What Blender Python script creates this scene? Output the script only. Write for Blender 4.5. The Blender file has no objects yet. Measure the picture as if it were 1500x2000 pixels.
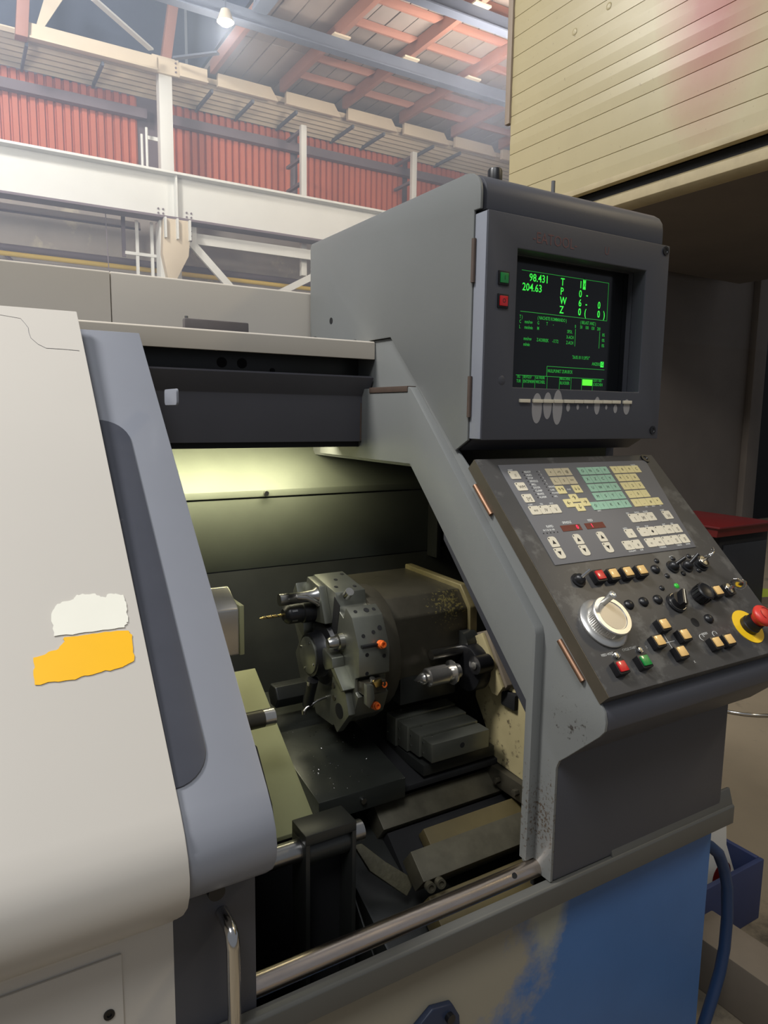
import bpy, bmesh, math, random
from mathutils import Vector, Matrix
random.seed(7)
S = bpy.context.scene
COL = S.collection
R = math.radians

# ------------------------------------------------------------------ camera
YAW, PIT, ROL = R(31.24), R(7.85), R(0.79)
fw = Vector((math.sin(YAW)*math.cos(PIT), math.cos(YAW)*math.cos(PIT), -math.sin(PIT)))
rt = Vector((math.cos(YAW), -math.sin(YAW), 0))
up = rt.cross(fw)
r2 = math.cos(ROL)*rt + math.sin(ROL)*up
u2 = -math.sin(ROL)*rt + math.cos(ROL)*up
cam = bpy.data.cameras.new('camera')
camo = bpy.data.objects.new('camera', cam)
COL.objects.link(camo)
camo.matrix_world = Matrix(((r2.x, u2.x, -fw.x, 0), (r2.y, u2.y, -fw.y, -.8), (r2.z, u2.z, -fw.z, 1.55), (0, 0, 0, 1)))
cam.sensor_fit = 'VERTICAL'
cam.sensor_height = 24.0
cam.lens = 24.0*1385/2000
cam.clip_start = .02
cam.clip_end = 200
S.camera = camo

# ------------------------------------------------------------------ world, lights, exposure
S.view_settings.view_transform = 'Standard'
S.view_settings.look = 'None'
S.view_settings.gamma = 1
S.view_settings.use_curve_mapping = False
S.view_settings.exposure = 0.0
w = bpy.data.worlds.new('hall_ambience')
S.world = w
w.use_nodes = True
w.node_tree.nodes['Background'].inputs[0].default_value = (.82, .88, 1, 1)
w.node_tree.nodes['Background'].inputs[1].default_value = .22


def area_light(name, loc, target, size, power, color, size_y=None, parent=None, spread=None):
    l = bpy.data.lights.new(name, 'AREA')
    l.shape = 'RECTANGLE' if size_y else 'DISK'
    l.size = size
    if size_y:
        l.size_y = size_y
    if spread:
        l.spread = spread
    l.energy = power
    l.color = color
    o = bpy.data.objects.new(name, l)
    COL.objects.link(o)
    o.location = loc
    o.rotation_euler = (Vector(target)-Vector(loc)).to_track_quat('-Z', 'Y').to_euler()
    return o


# unseen area lights added for the hall: key on the left, others as fill
area_light('hall_unseen_light', (-3.2, 1.2, 6.8), (.3, .4, 1.2), 1.4, 450, (1, .98, .96))
area_light('hall_unseen_light', (-2.2, -3.0, 7.4), (.3, .2, 1.2), 2.4, 230, (.95, .97, 1))  # fill added for the front faces of the machine
area_light('hall_unseen_light', (-.8, 7.6, 8.3), (3.2, 12, 5.2), 1.0, 420, (.96, .97, 1))  # added to brighten the girder and back wall
area_light('hall_unseen_light', (-2.0, 5.6, 5.2), (3.2, 13, 4.4), 1.0, 290, (.96, .97, 1))  # lower one added for the wall under the girder
area_light('hall_unseen_light', (7.0, 7.5, 6.0), (7.5, 10.5, 7.6), 1.6, 170, (1, .93, .86))  # added to brighten the right-hand roof
area_light('hall_unseen_light', (1.6, 6.0, 6.8), (5.0, 4.2, 5.0), .8, 45, (1, .93, .8))  # added to light the cabin boards
area_light('aisle_added_light', (3.9, -1.4, 4.6), (4.2, 1.6, 0), .6, 34, (1, .82, .55))  # unseen warm light added over the right-hand floor

# ------------------------------------------------------------------ materials
def lin(c):
    return tuple((v/12.92 if v <= .04045 else ((v+.055)/1.055)**2.4) for v in [x/255 for x in c])


MATS = {}
XS0 = .8333


def mat(name, rgb, rough=.5, metal=0.0, var=.12, scale=6.0, wear=None, wear_amt=.5, wear_scale=14, bump=0.0, bump_scale=60, spec=.5, stretch=None, emit=None, emit_str=1.0, coat=0.0):
    if name in MATS:
        return MATS[name]
    m = bpy.data.materials.new(name)
    m.use_nodes = True
    nt = m.node_tree
    N, L = nt.nodes, nt.links
    p = N['Principled BSDF']
    c = lin(rgb)
    p.inputs['Roughness'].default_value = rough
    p.inputs['Metallic'].default_value = metal
    p.inputs['Specular IOR Level'].default_value = spec
    p.inputs['Coat Weight'].default_value = coat
    geo = N.new('ShaderNodeNewGeometry')
    vec = geo.outputs['Position']
    if stretch:
        mp = N.new('ShaderNodeMapping')
        mp.inputs['Scale'].default_value = stretch
        L.new(vec, mp.inputs[0])
        vec = mp.outputs[0]
    n1 = N.new('ShaderNodeTexNoise')
    n1.inputs['Scale'].default_value = scale
    n1.inputs['Detail'].default_value = 6
    n1.inputs['Roughness'].default_value = .6
    L.new(vec, n1.inputs['Vector'])
    mx = N.new('ShaderNodeMix')
    mx.data_type = 'RGBA'
    mx.inputs[6].default_value = (*[v*(1-var) for v in c], 1)
    mx.inputs[7].default_value = (*[min(1, v*(1+var)) for v in c], 1)
    L.new(n1.outputs['Fac'], mx.inputs[0])
    out = mx.outputs[2]
    if wear:
        n2 = N.new('ShaderNodeTexNoise')
        n2.inputs['Scale'].default_value = wear_scale
        n2.inputs['Detail'].default_value = 8
        n2.inputs['Roughness'].default_value = .7
        L.new(vec, n2.inputs['Vector'])
        rp = N.new('ShaderNodeValToRGB')
        rp.color_ramp.elements[0].position = 1-wear_amt-.03
        rp.color_ramp.elements[1].position = min(1, 1-wear_amt+.05)
        L.new(n2.outputs['Fac'], rp.inputs[0])
        m2 = N.new('ShaderNodeMix')
        m2.data_type = 'RGBA'
        m2.inputs[7].default_value = (*lin(wear), 1)
        L.new(rp.outputs[0], m2.inputs[0])
        L.new(out, m2.inputs[6])
        out = m2.outputs[2]
    L.new(out, p.inputs['Base Color'])
    if bump:
        n3 = N.new('ShaderNodeTexNoise')
        n3.inputs['Scale'].default_value = bump_scale
        n3.inputs['Detail'].default_value = 4
        L.new(vec, n3.inputs['Vector'])
        b = N.new('ShaderNodeBump')
        b.inputs['Strength'].default_value = bump
        b.inputs['Distance'].default_value = .002
        L.new(n3.outputs['Fac'], b.inputs['Height'])
        L.new(b.outputs[0], p.inputs['Normal'])
    if emit:
        p.inputs['Emission Color'].default_value = (*lin(emit), 1)
        p.inputs['Emission Strength'].default_value = emit_str
    MATS[name] = m
    return m


def patch(m, rgb, centre, radius, soft=.3, noise=.35, nscale=9, squash=(1, 1, 1)):
    """a colour patch with a place of its own: blends rgb over a material around a point of the object"""
    nt = m.node_tree
    N, L = nt.nodes, nt.links
    p = N['Principled BSDF']
    src = p.inputs['Base Color'].links[0].from_socket
    geo = N.new('ShaderNodeNewGeometry')
    sub = N.new('ShaderNodeVectorMath')
    sub.operation = 'SUBTRACT'
    sub.inputs[1].default_value = centre
    L.new(geo.outputs['Position'], sub.inputs[0])
    mul = N.new('ShaderNodeVectorMath')
    mul.operation = 'MULTIPLY'
    mul.inputs[1].default_value = squash
    L.new(sub.outputs[0], mul.inputs[0])
    ln = N.new('ShaderNodeVectorMath')
    ln.operation = 'LENGTH'
    L.new(mul.outputs[0], ln.inputs[0])
    nz = N.new('ShaderNodeTexNoise')
    nz.inputs['Scale'].default_value = nscale
    nz.inputs['Detail'].default_value = 7
    nz.inputs['Roughness'].default_value = .65
    L.new(geo.outputs['Position'], nz.inputs['Vector'])
    ad = N.new('ShaderNodeMath')
    ad.operation = 'MULTIPLY_ADD'
    L.new(nz.outputs['Fac'], ad.inputs[0])
    ad.inputs[1].default_value = -noise*2*radius
    L.new(ln.outputs['Value'], ad.inputs[2])
    mr = N.new('ShaderNodeMapRange')
    mr.inputs['From Min'].default_value = radius*(1-soft)-noise*radius
    mr.inputs['From Max'].default_value = radius*(1+soft)-noise*radius
    mr.inputs['To Min'].default_value = 1
    mr.inputs['To Max'].default_value = 0
    L.new(ad.outputs[0], mr.inputs['Value'])
    mx = N.new('ShaderNodeMix')
    mx.data_type = 'RGBA'
    L.new(mr.outputs[0], mx.inputs[0])
    L.new(src, mx.inputs[6])
    mx.inputs[7].default_value = (*lin(rgb), 1)
    L.new(mx.outputs[2], p.inputs['Base Color'])


def speckle(m, rgb, centre, radius, nscale, thr, squash):
    """spots of dirt or rust scattered around a point of the object"""
    nt = m.node_tree
    N, L = nt.nodes, nt.links
    p = N['Principled BSDF']
    src = p.inputs['Base Color'].links[0].from_socket
    geo = N.new('ShaderNodeNewGeometry')
    sub = N.new('ShaderNodeVectorMath')
    sub.operation = 'SUBTRACT'
    sub.inputs[1].default_value = centre
    L.new(geo.outputs['Position'], sub.inputs[0])
    mul = N.new('ShaderNodeVectorMath')
    mul.operation = 'MULTIPLY'
    mul.inputs[1].default_value = squash
    L.new(sub.outputs[0], mul.inputs[0])
    ln = N.new('ShaderNodeVectorMath')
    ln.operation = 'LENGTH'
    L.new(mul.outputs[0], ln.inputs[0])
    nz = N.new('ShaderNodeTexNoise')
    nz.inputs['Scale'].default_value = nscale
    nz.inputs['Detail'].default_value = 5
    nz.inputs['Roughness'].default_value = .7
    L.new(geo.outputs['Position'], nz.inputs['Vector'])
    fall = N.new('ShaderNodeMapRange')
    fall.inputs['From Min'].default_value = 0
    fall.inputs['From Max'].default_value = radius
    fall.inputs['To Min'].default_value = .06
    fall.inputs['To Max'].default_value = -.22
    fall.clamp = False
    L.new(ln.outputs['Value'], fall.inputs['Value'])
    ad = N.new('ShaderNodeMath')
    ad.operation = 'ADD'
    L.new(nz.outputs['Fac'], ad.inputs[0])
    L.new(fall.outputs[0], ad.inputs[1])
    mr = N.new('ShaderNodeMapRange')
    mr.inputs['From Min'].default_value = thr-.03
    mr.inputs['From Max'].default_value = thr+.05
    L.new(ad.outputs[0], mr.inputs['Value'])
    mx = N.new('ShaderNodeMix')
    mx.data_type = 'RGBA'
    L.new(mr.outputs[0], mx.inputs[0])
    L.new(src, mx.inputs[6])
    mx.inputs[7].default_value = (*lin(rgb), 1)
    L.new(mx.outputs[2], p.inputs['Base Color'])


M_beige = mat('beige_enamel', (203, 198, 189), .38, var=.03, scale=3)
M_beige2 = mat('beige_enamel_cover', (202, 194, 180), .42, var=.04, scale=3)
M_grey = mat('grey_enamel', (116, 118, 116), .42, var=.05, scale=8, bump=.08, bump_scale=700)
M_greyd = mat('grey_enamel_door', (130, 133, 141), .36, var=.05, scale=10)
M_slate = mat('slate_enamel', (70, 71, 77), .45, var=.06, scale=9, bump=.1, bump_scale=900)
M_dark = mat('dark_grey_enamel', (76, 75, 80), .5, var=.1, scale=12)
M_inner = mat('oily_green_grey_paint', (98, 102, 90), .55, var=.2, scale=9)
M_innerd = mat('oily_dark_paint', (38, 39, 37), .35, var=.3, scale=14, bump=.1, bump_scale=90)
M_olive = mat('pale_olive_paint', (150, 150, 112), .4, var=.12, scale=10)
M_black = mat('black_plastic', (22, 22, 24), .38, var=.1)
M_rubber = mat('black_rubber', (20, 20, 21), .7, var=.1)
M_void = mat('shade_black', (14, 14, 15), .8, var=.2)  # shade of holes, gaps and recesses put into the colour; also plain black parts
M_steel = mat('bright_steel', (170, 168, 164), .28, 1.0, var=.12, scale=40)
M_rail = mat('worn_steel_bar', (206, 192, 180), .27, 1.0, var=.25, scale=14, stretch=(1, 8, 8), bump=.06, bump_scale=120)
M_cast = mat('machined_iron', (128, 129, 118), .36, .75, var=.2, scale=22)
M_iron = mat('oily_iron', (74, 70, 59), .4, .5, var=.4, scale=18, bump=.15, bump_scale=80)
M_chrome = mat('chrome', (210, 208, 204), .14, 1.0, var=.05)
M_yel_cast = mat('yellowed_cast_paint', (172, 160, 120), .5, var=.2, scale=14, wear=(62, 52, 40), wear_amt=.41, wear_scale=30)
M_ochre = mat('ochre_paint', (86, 76, 48), .5, var=.3, scale=14, bump=.1, bump_scale=60)
M_blue = mat('blue_enamel', (62, 102, 154), .45, var=.16, scale=5, bump=.05, bump_scale=200)
M_flange = mat('dark_grey_sill', (86, 86, 82), .42, var=.08, scale=10)
M_panel = mat('greasy_dark_panel', (66, 65, 64), .42, var=.12, scale=20, wear=(90, 89, 86), wear_amt=.45, wear_scale=12)
M_membrane = mat('grey_membrane', (104, 104, 106), .5, var=.04)
M_key_w = mat('ivory_key', (214, 206, 184), .5, var=.05, scale=30)
M_key_y = mat('cream_key', (222, 208, 150), .5, var=.05, scale=30)
M_key_t = mat('tan_key', (196, 184, 152), .5, var=.05, scale=30)
M_key_g = mat('mint_key', (150, 190, 164), .5, var=.05, scale=30)
M_ink = mat('black_ink', (34, 34, 36), .6, var=.05)
M_print = mat('white_print', (214, 214, 208), .6, var=.05)
M_btn_r = mat('red_lens', (196, 30, 34), .3, var=.1, coat=.5)
M_btn_g = mat('green_lens', (26, 130, 58), .3, var=.1, coat=.5)
M_btn_a = mat('amber_lens', (224, 184, 116), .35, var=.15, scale=120, coat=.3)
M_yellow = mat('yellow_plastic', (236, 192, 30), .45, var=.05)
M_red = mat('red_plastic', (196, 52, 42), .4, var=.06)
M_led_w = mat('red_window', (92, 22, 22), .25, var=.1)
M_led_r = mat('red_segment', (255, 40, 90), .4, emit=(255, 24, 70), emit_str=1.6)
M_glass = mat('crt_glass', (16, 18, 20), .12, var=.05)
M_phos = mat('green_phosphor', (60, 255, 90), .5, emit=(70, 255, 80), emit_str=.75)
M_phos_d = mat('dim_green_phosphor', (40, 150, 60), .5, emit=(56, 190, 74), emit_str=.42)
M_phos_b = mat('bright_green_phosphor', (90, 255, 70), .5, emit=(90, 255, 50), emit_str=1.0)
M_worn = mat('worn_to_primer', (150, 148, 148), .5, var=.05)
M_logo = mat('faded_red_print', (104, 74, 72), .6, var=.3, scale=60)
M_copper = mat('coppery_hinge', (140, 108, 86), .45, .8, var=.2, scale=40)
M_orange = mat('orange_plug', (224, 104, 38), .45, var=.1)
M_gold = mat('gold_drill', (206, 178, 110), .25, 1.0)
M_rust = mat('rusty_brown', (78, 64, 55), .6, var=.3, scale=30)
M_stick_w = mat('old_white_sticker', (232, 230, 216), .6, var=.04, scale=20)
M_stick_y = mat('yellow_sticker', (246, 186, 12), .45, var=.04, scale=20)
# hall
M_girder = mat('hall_white_steel', (216, 217, 214), .6, var=.08, scale=1.6)
M_cream = mat('hall_cream_steel', (206, 192, 170), .6, var=.1, scale=1.8)
M_redwall = mat('red_corrugated_steel', (194, 104, 78), .5, var=.12, scale=1.5)
M_girt = mat('hall_purple_grey_steel', (112, 100, 108), .6, var=.1)
M_conc = mat('hall_concrete', (196, 190, 184), .85, var=.25, scale=1.5, wear=(232, 226, 206), wear_amt=.42, wear_scale=.9)
M_deck = mat('roof_slab_concrete', (150, 138, 132), .85, var=.15, scale=2.2)
M_raft = mat('roof_red_steel', (158, 112, 98), .6, var=.1, scale=2)
M_bluest = mat('hall_blue_grey_steel', (92, 98, 112), .6, var=.1, scale=2)
M_dkroof = mat('dark_roof', (62, 72, 92), .8, var=.2, scale=1)
M_ypipe = mat('yellow_pipe', (232, 200, 84), .5, var=.06)
M_clad = mat('cream_cladding', (168, 156, 120), .34, var=.07, scale=3, wear=(112, 102, 80), wear_amt=.335, wear_scale=22, bump=.12, bump_scale=5)
patch(M_clad, (150, 84, 72), (5.0, 2.85, 4.8), .5, .6, .25, 2.5, (1, 1.5, .62))  # reddish patch blended into the plank colour
M_clad2 = mat('dirty_cream_beam', (168, 154, 120), .5, var=.25, scale=6)
M_cable = mat('wood_trim', (140, 126, 112), .6, var=.1)
M_floor = mat('oil_stained_concrete', (124, 112, 92), .75, var=.3, scale=1.3, wear=(58, 52, 44), wear_amt=.42, wear_scale=.8, bump=.1, bump_scale=20)
M_dkwall = mat('grimy_dark_wall', (108, 99, 90), .85, var=.25, scale=1.2)
M_crate = mat('navy_crate', (44, 55, 92), .5, var=.15, scale=12)
M_timber = mat('grey_timber', (120, 109, 94), .8, var=.2, scale=8)
M_hose = mat('blue_hose', (36, 58, 92), .45, var=.1)
M_lime = mat('lime_plastic', (160, 172, 40), .5, var=.1)
M_white = mat('white_plastic', (206, 204, 196), .5, var=.06)
M_redbox = mat('red_tool_box', (92, 18, 18), .45, var=.1)
speckle(M_grey, (82, 70, 58), (XS0, .03, .86), .16, 150, .56, (1, 1.2, .8))
speckle(M_grey, (66, 62, 58), (XS0, -.02, 1.05), .13, 110, .62, (1, 1, 1))
speckle(M_iron, (150, 138, 84), (.93, .45, 1.13), .10, 170, .54, (1, 1, 1))
patch(M_blue, (142, 136, 120), (.50, .03, .60), .24, .16, .75, 8, (.62, 1, 2.0))
patch(M_blue, (150, 150, 136), (.86, .03, .70), .06, .3, .5, 16, (1.5, 1, .6))

# ------------------------------------------------------------------ mesh helpers
WORLD = {}


def newbm():
    return bmesh.new()


def bx(bm, x0, x1, y0, y1, z0, z1):
    v = [bm.verts.new(c) for c in ((x0, y0, z0), (x1, y0, z0), (x1, y1, z0), (x0, y1, z0), (x0, y0, z1), (x1, y0, z1), (x1, y1, z1), (x0, y1, z1))]
    for f in ((3, 2, 1, 0), (4, 5, 6, 7), (0, 1, 5, 4), (1, 2, 6, 5), (2, 3, 7, 6), (3, 0, 4, 7)):
        bm.faces.new([v[i] for i in f])
    return bm


def prism(bm, pts, ax, a0, a1):
    def P3(p, a):
        return (a, p[0], p[1]) if ax == 'X' else (p[0], a, p[1]) if ax == 'Y' else (p[0], p[1], a)
    A = [bm.verts.new(P3(p, a0)) for p in pts]
    B = [bm.verts.new(P3(p, a1)) for p in pts]
    n = len(pts)
    bm.faces.new(A)
    bm.faces.new(B[::-1])
    for i in range(n):
        bm.faces.new((A[i], B[i], B[(i+1) % n], A[(i+1) % n]))
    return bm


def basis(d):
    d = Vector(d).normalized()
    a = Vector((0, 0, 1)) if abs(d.z) < .9 else Vector((1, 0, 0))
    x = a.cross(d).normalized()
    return x, d.cross(x), d


def lathe(bm, prof, org, d, seg=24):
    """prof: (radius, height along d) pairs"""
    x, y, z = basis(d)
    org = Vector(org)
    rings = []
    for r, h in prof:
        if r < 1e-6:
            rings.append([bm.verts.new(org+z*h)])
        else:
            rings.append([bm.verts.new(org+z*h+(x*math.cos(t)+y*math.sin(t))*r) for t in [2*math.pi*k/seg for k in range(seg)]])
    for a, b in zip(rings, rings[1:]):
        for k in range(seg):
            k2 = (k+1) % seg
            if len(a) == 1 and len(b) == 1:
                continue
            if len(a) == 1:
                bm.faces.new((a[0], b[k], b[k2]))
            elif len(b) == 1:
                bm.faces.new((a[k], b[0], a[k2]))
            else:
                bm.faces.new((a[k], b[k], b[k2], a[k2]))
    return bm


def cyl(bm, p0, p1, r, seg=20, r1=None):
    p0, p1 = Vector(p0), Vector(p1)
    L = (p1-p0).length
    return lathe(bm, [(0, 0), (r, 0), (r if r1 is None else r1, L), (0, L)], p0, p1-p0, seg)


def tube(bm, pts, r, seg=12, cap=True):
    pts = [Vector(p) for p in pts]
    rings = []
    xprev = None
    for i, p in enumerate(pts):
        d = (pts[min(i+1, len(pts)-1)]-pts[max(i-1, 0)]).normalized()
        if xprev is None:
            x, y, _ = basis(d)
        else:
            x = (xprev-d*xprev.dot(d)).normalized()
            y = d.cross(x)
        xprev = x
        rings.append([bm.verts.new(p+(x*math.cos(t)+y*math.sin(t))*r) for t in [2*math.pi*k/seg for k in range(seg)]])
    for a, b in zip(rings, rings[1:]):
        for k in range(seg):
            bm.faces.new((a[k], b[k], b[(k+1) % seg], a[(k+1) % seg]))
    if cap:
        bm.faces.new(rings[0][::-1])
        bm.faces.new(rings[-1])
    return bm


def frame_hole(bm, x0, x1, z0, z1, hx0, hx1, hz0, hz1, y0, y1):
    """a plate in XZ with a rectangular hole"""
    for y, flip in ((y0, False), (y1, True)):
        o = [bm.verts.new(c) for c in ((x0, y, z0), (x1, y, z0), (x1, y, z1), (x0, y, z1))]
        i = [bm.verts.new(c) for c in ((hx0, y, hz0), (hx1, y, hz0), (hx1, y, hz1), (hx0, y, hz1))]
        for k in range(4):
            f = (o[k], o[(k+1) % 4], i[(k+1) % 4], i[k])
            bm.faces.new(f[::-1] if flip else f)
        if not flip:
            O, I = o, i
        else:
            for k in range(4):
                bm.faces.new((O[(k+1) % 4], O[k], o[k], o[(k+1) % 4]))
                bm.faces.new((I[k], I[(k+1) % 4], i[(k+1) % 4], i[k]))
    return bm


def roundrect(w, h, r, n=4):
    out = []
    for cx, cy, a0 in ((w/2-r, h/2-r, 0), (-w/2+r, h/2-r, 90), (-w/2+r, -h/2+r, 180), (w/2-r, -h/2+r, 270)):
        for k in range(n+1):
            a = R(a0+90*k/n)
            out.append((cx+r*math.cos(a), cy+r*math.sin(a)))
    return out


def props(o, label=None, cat=None, group=None, kind=None):
    if label:
        o['label'] = label
    if cat:
        o['category'] = cat
    if group:
        o['group'] = group
    if kind:
        o['kind'] = kind
    return o


def place(o, W, parent=None):
    WORLD[o.name] = W.copy()
    COL.objects.link(o)
    if parent is not None:
        o.parent = parent
        o.matrix_parent_inverse = WORLD[parent.name].inverted()
    o.matrix_basis = W


def finish_mesh(bm, name, m, bevel=0, smooth=None, seg=2):
    bmesh.ops.recalc_face_normals(bm, faces=bm.faces)
    if bevel:
        es = [e for e in bm.edges if len(e.link_faces) == 2 and e.calc_face_angle(0) > .5]
        bmesh.ops.bevel(bm, geom=es, offset=bevel, segments=seg, affect='EDGES', clamp_overlap=True, profile=.6)
    me = bpy.data.meshes.new(name)
    bm.to_mesh(me)
    bm.free()
    me.materials.append(m)
    if smooth is None and bevel:
        smooth = 50
    if smooth:
        me.polygons.foreach_set('use_smooth', [True]*len(me.polygons))
        me.set_sharp_from_angle(angle=R(smooth))
    me.update()
    return me


def obj(name, bm, m, parent=None, bevel=0, smooth=None, label=None, cat=None, group=None, kind=None, mtx=None, seg=2):
    """one mesh object; without mtx the mesh comes in world coordinates and gets its origin at its base"""
    if mtx is None:
        xs = [v.co for v in bm.verts]
        lo = Vector((min(c.x for c in xs), min(c.y for c in xs), min(c.z for c in xs)))
        hi = Vector((max(c.x for c in xs), max(c.y for c in xs), max(c.z for c in xs)))
        c = Vector(((lo.x+hi.x)/2, (lo.y+hi.y)/2, lo.z))
        bmesh.ops.translate(bm, verts=bm.verts, vec=-c)
        mtx = Matrix.Translation(c)
    me = finish_mesh(bm, name, m, bevel, smooth, seg)
    o = bpy.data.objects.new(name, me)
    place(o, mtx, parent)
    return props(o, label, cat, group, kind)


def inst(name, me, mtx, parent=None, **k):
    o = bpy.data.objects.new(name, me)
    place(o, mtx, parent)
    return props(o, **k)


def thing(name, loc, label, cat, group=None, kind=None):
    o = bpy.data.objects.new(name, None)
    o.empty_display_size = .1
    place(o, Matrix.Translation(loc))
    return props(o, label, cat, group, kind)


def box(name, m, parent, x0, x1, y0, y1, z0, z1, bevel=.002, **k):
    return obj(name, bx(newbm(), x0, x1, y0, y1, z0, z1), m, parent, bevel=bevel, **k)


def pris(name, m, parent, pts, ax, a0, a1, bevel=.002, **k):
    return obj(name, prism(newbm(), pts, ax, a0, a1), m, parent, bevel=bevel, **k)


def rod(name, m, parent, p0, p1, r, seg=20, r1=None, **k):
    return obj(name, cyl(newbm(), p0, p1, r, seg, r1), m, parent, smooth=40, **k)


def text_mesh(txt, size, m, depth=.0002, align='CENTER', sx=1.0, name='legend', bold=0.0):
    cu = bpy.data.curves.new('glyphs', 'FONT')
    cu.body = txt
    cu.size = size
    cu.align_x = align
    cu.align_y = 'CENTER'
    cu.extrude = depth
    cu.resolution_u = 2
    cu.offset = size*bold
    cu.space_line = 1.0
    to = bpy.data.objects.new('glyphs', cu)
    COL.objects.link(to)
    dg = bpy.context.evaluated_depsgraph_get()
    me = bpy.data.meshes.new_from_object(to.evaluated_get(dg))
    bpy.data.objects.remove(to)
    bpy.data.curves.remove(cu)
    me.name = name
    if sx != 1.0:
        for v in me.vertices:
            v.co.x *= sx
    me.materials.clear()
    me.materials.append(m)
    return me


XS = .8333      # inner (left) face of the machine's right side frame

# ================================================================== setting: floor, walls, roof
f = obj('floor', bx(newbm(), -9, 16, -7, 14, -.1, 0), M_floor, kind='structure', label='oil stained concrete workshop floor')
# back wall: concrete below, red corrugated sheet above
wb = obj('wall_back', bx(newbm(), -6, 16, 13.3, 13.6, 0, 5.6), M_conc, kind='structure', label='grey concrete lower wall of the hall')


def corrugated(name, x0, x1, z0, z1, y, m, parent, pitch=.135, depth=.06):
    bm = newbm()
    xs = []
    x = x0
    while x < x1:
        xs += [(x, y), (x+pitch*.60, y), (x+pitch*.68, y+depth), (x+pitch*.92, y+depth)]
        x += pitch
    lo = [bm.verts.new((a, b, z0)) for a, b in xs]
    hi = [bm.verts.new((a, b, z1)) for a, b in xs]
    lo2 = [bm.verts.new((a, b+.012, z0)) for a, b in xs]
    hi2 = [bm.verts.new((a, b+.012, z1)) for a, b in xs]
    for k in range(len(xs)-1):
        bm.faces.new((lo[k], lo[k+1], hi[k+1], hi[k]))
        bm.faces.new((lo2[k+1], lo2[k], hi2[k], hi2[k+1]))
    return obj(name, bm, m, parent)


wu = obj('wall_upper', bx(newbm(), -6, 16, 13.25, 13.4, 5.6, 7.35), M_girt, kind='structure', label='upper hall wall clad in red corrugated sheets between posts')
for x0, x1 in ((-3.4, .55), (.62, 3.12), (3.75, 6.1), (6.3, 8.75), (8.95, 12.5)):
    corrugated('corrugated_sheet', x0, x1, 5.2, 7.12, 13.15, M_redwall, wu)
for x0, x1 in ((-3.4, 3.3), (3.6, 12.5)):
    box('girt', M_girt, wu, x0, x1, 12.98, 13.12, 6.72, 6.88, bevel=0)
# ceiling over the right-hand bays: slabs on red rafters and purlins
ce = thing('ceiling', (7.5, 10, 7.5), 'hall roof of pale slabs on red rafters', 'ceiling', kind='structure')
del ce['category']
RX = [4.19, 5.47, 6.75, 8.03, 9.31, 10.59, 11.87]
slab = finish_mesh(bx(newbm(), -.152, .152, -1.0, 1.0, 0, .08), 'roof_slab', M_deck, .008)
for a, b in zip(RX, RX[1:]):
    for k in range(4):
        for yc in (5.85, 7.88, 9.9, 11.92):
            inst('roof_slab', slab, Matrix.Translation((a+(b-a)*(k+.5)/4, yc, 7.52+random.uniform(-.006, .006))), ce)
raf = finish_mesh(bx(newbm(), -.042, .042, -3.6, 3.6, 0, .2), 'rafter', M_raft, .002)
for x in RX:
    inst('rafter', raf, Matrix.Translation((x, 8.4, 7.31)), ce)
pur = finish_mesh(prism(newbm(), [(-.60, .15), (.60, .15), (.60, .12), (.46, .03), (-.60, .03)], 'Y', -.022, .022), 'purlin', M_raft, .001)
for a, b in zip(RX[1:-1], RX[2:]):
    for y in (8.05, 8.75, 9.45, 10.78, 11.48):
        if b < 9.4 or y > 11:
            inst('purlin', pur, Matrix.Translation(((a+b)/2, y, 7.36)), ce)
for a, b in zip(RX, RX[1:]):
    pris('eave_beam', M_cream, ce, [(a+.1, 7.36), (b-.2, 7.36), (b-.05, 7.15), (a+.1, 7.15)], 'Y', 12.02, 12.1, bevel=.006)
# corrugated eave strip outside the beams
bm = newbm()
for k in range(7):
    y0 = 12.15+k*.14
    z = 7.28-k*.025
    prism(bm, [(y0, z), (y0+.05, z-.045), (y0+.10, z), (y0+.14, z), (y0+.14, z+.02), (y0, z+.02)], 'X', -4, 13)
obj('eave_sheet', bm, M_cream, ce)
for x in (1.3, 2.4, 4.2, 4.95, 5.8, 7.0, 7.7, 8.9, 9.6):
    box('eave_strap', M_bluest, ce, x, x+.04, 12.12, 13.1, 7.06, 7.12, bevel=0)
# taller dark roof left of the truss
box('roof_lining', M_dkroof, ce, -6, 4.1, 3, 13.4, 9.0, 9.1, bevel=0)
box('gable_lining', M_dkroof, ce, -6, 4.1, 13.3, 13.4, 7.3, 9.0, bevel=0)
box('gable_lining', M_dkroof, ce, 4.15, 4.2, 5.0, 13.3, 7.6, 9.0, bevel=0)
bm = newbm()
for k in range(6):
    bx(bm, -5+k*1.6, -4.9+k*1.6, 4, 13.2, 8.86, 9.0)
obj('roof_joists', bm, M_bluest, ce)

# wall on the right, under the cladded cabin
wr = obj('wall_right', bx(newbm(), 5.3, 10.0, 5.32, 5.5, 0, 4.05), M_dkwall, kind='structure', label='grimy dark wall beneath the cream cabin')
box('wall_beam', M_dkwall, wr, 5.3, 11.0, 5.18, 5.32, 3.74, 4.03, bevel=.01)
pris('wall_pier', M_dkwall, wr, [(9.72, 5.22), (10.0, 5.22), (10.0, 5.32), (9.72, 5.32)], 'Z', 0, 3.74, bevel=.01)
box('far_partition', M_void, wr, 10.0, 14.0, 5.6, 5.7, 0, 5, bevel=0)

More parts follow.
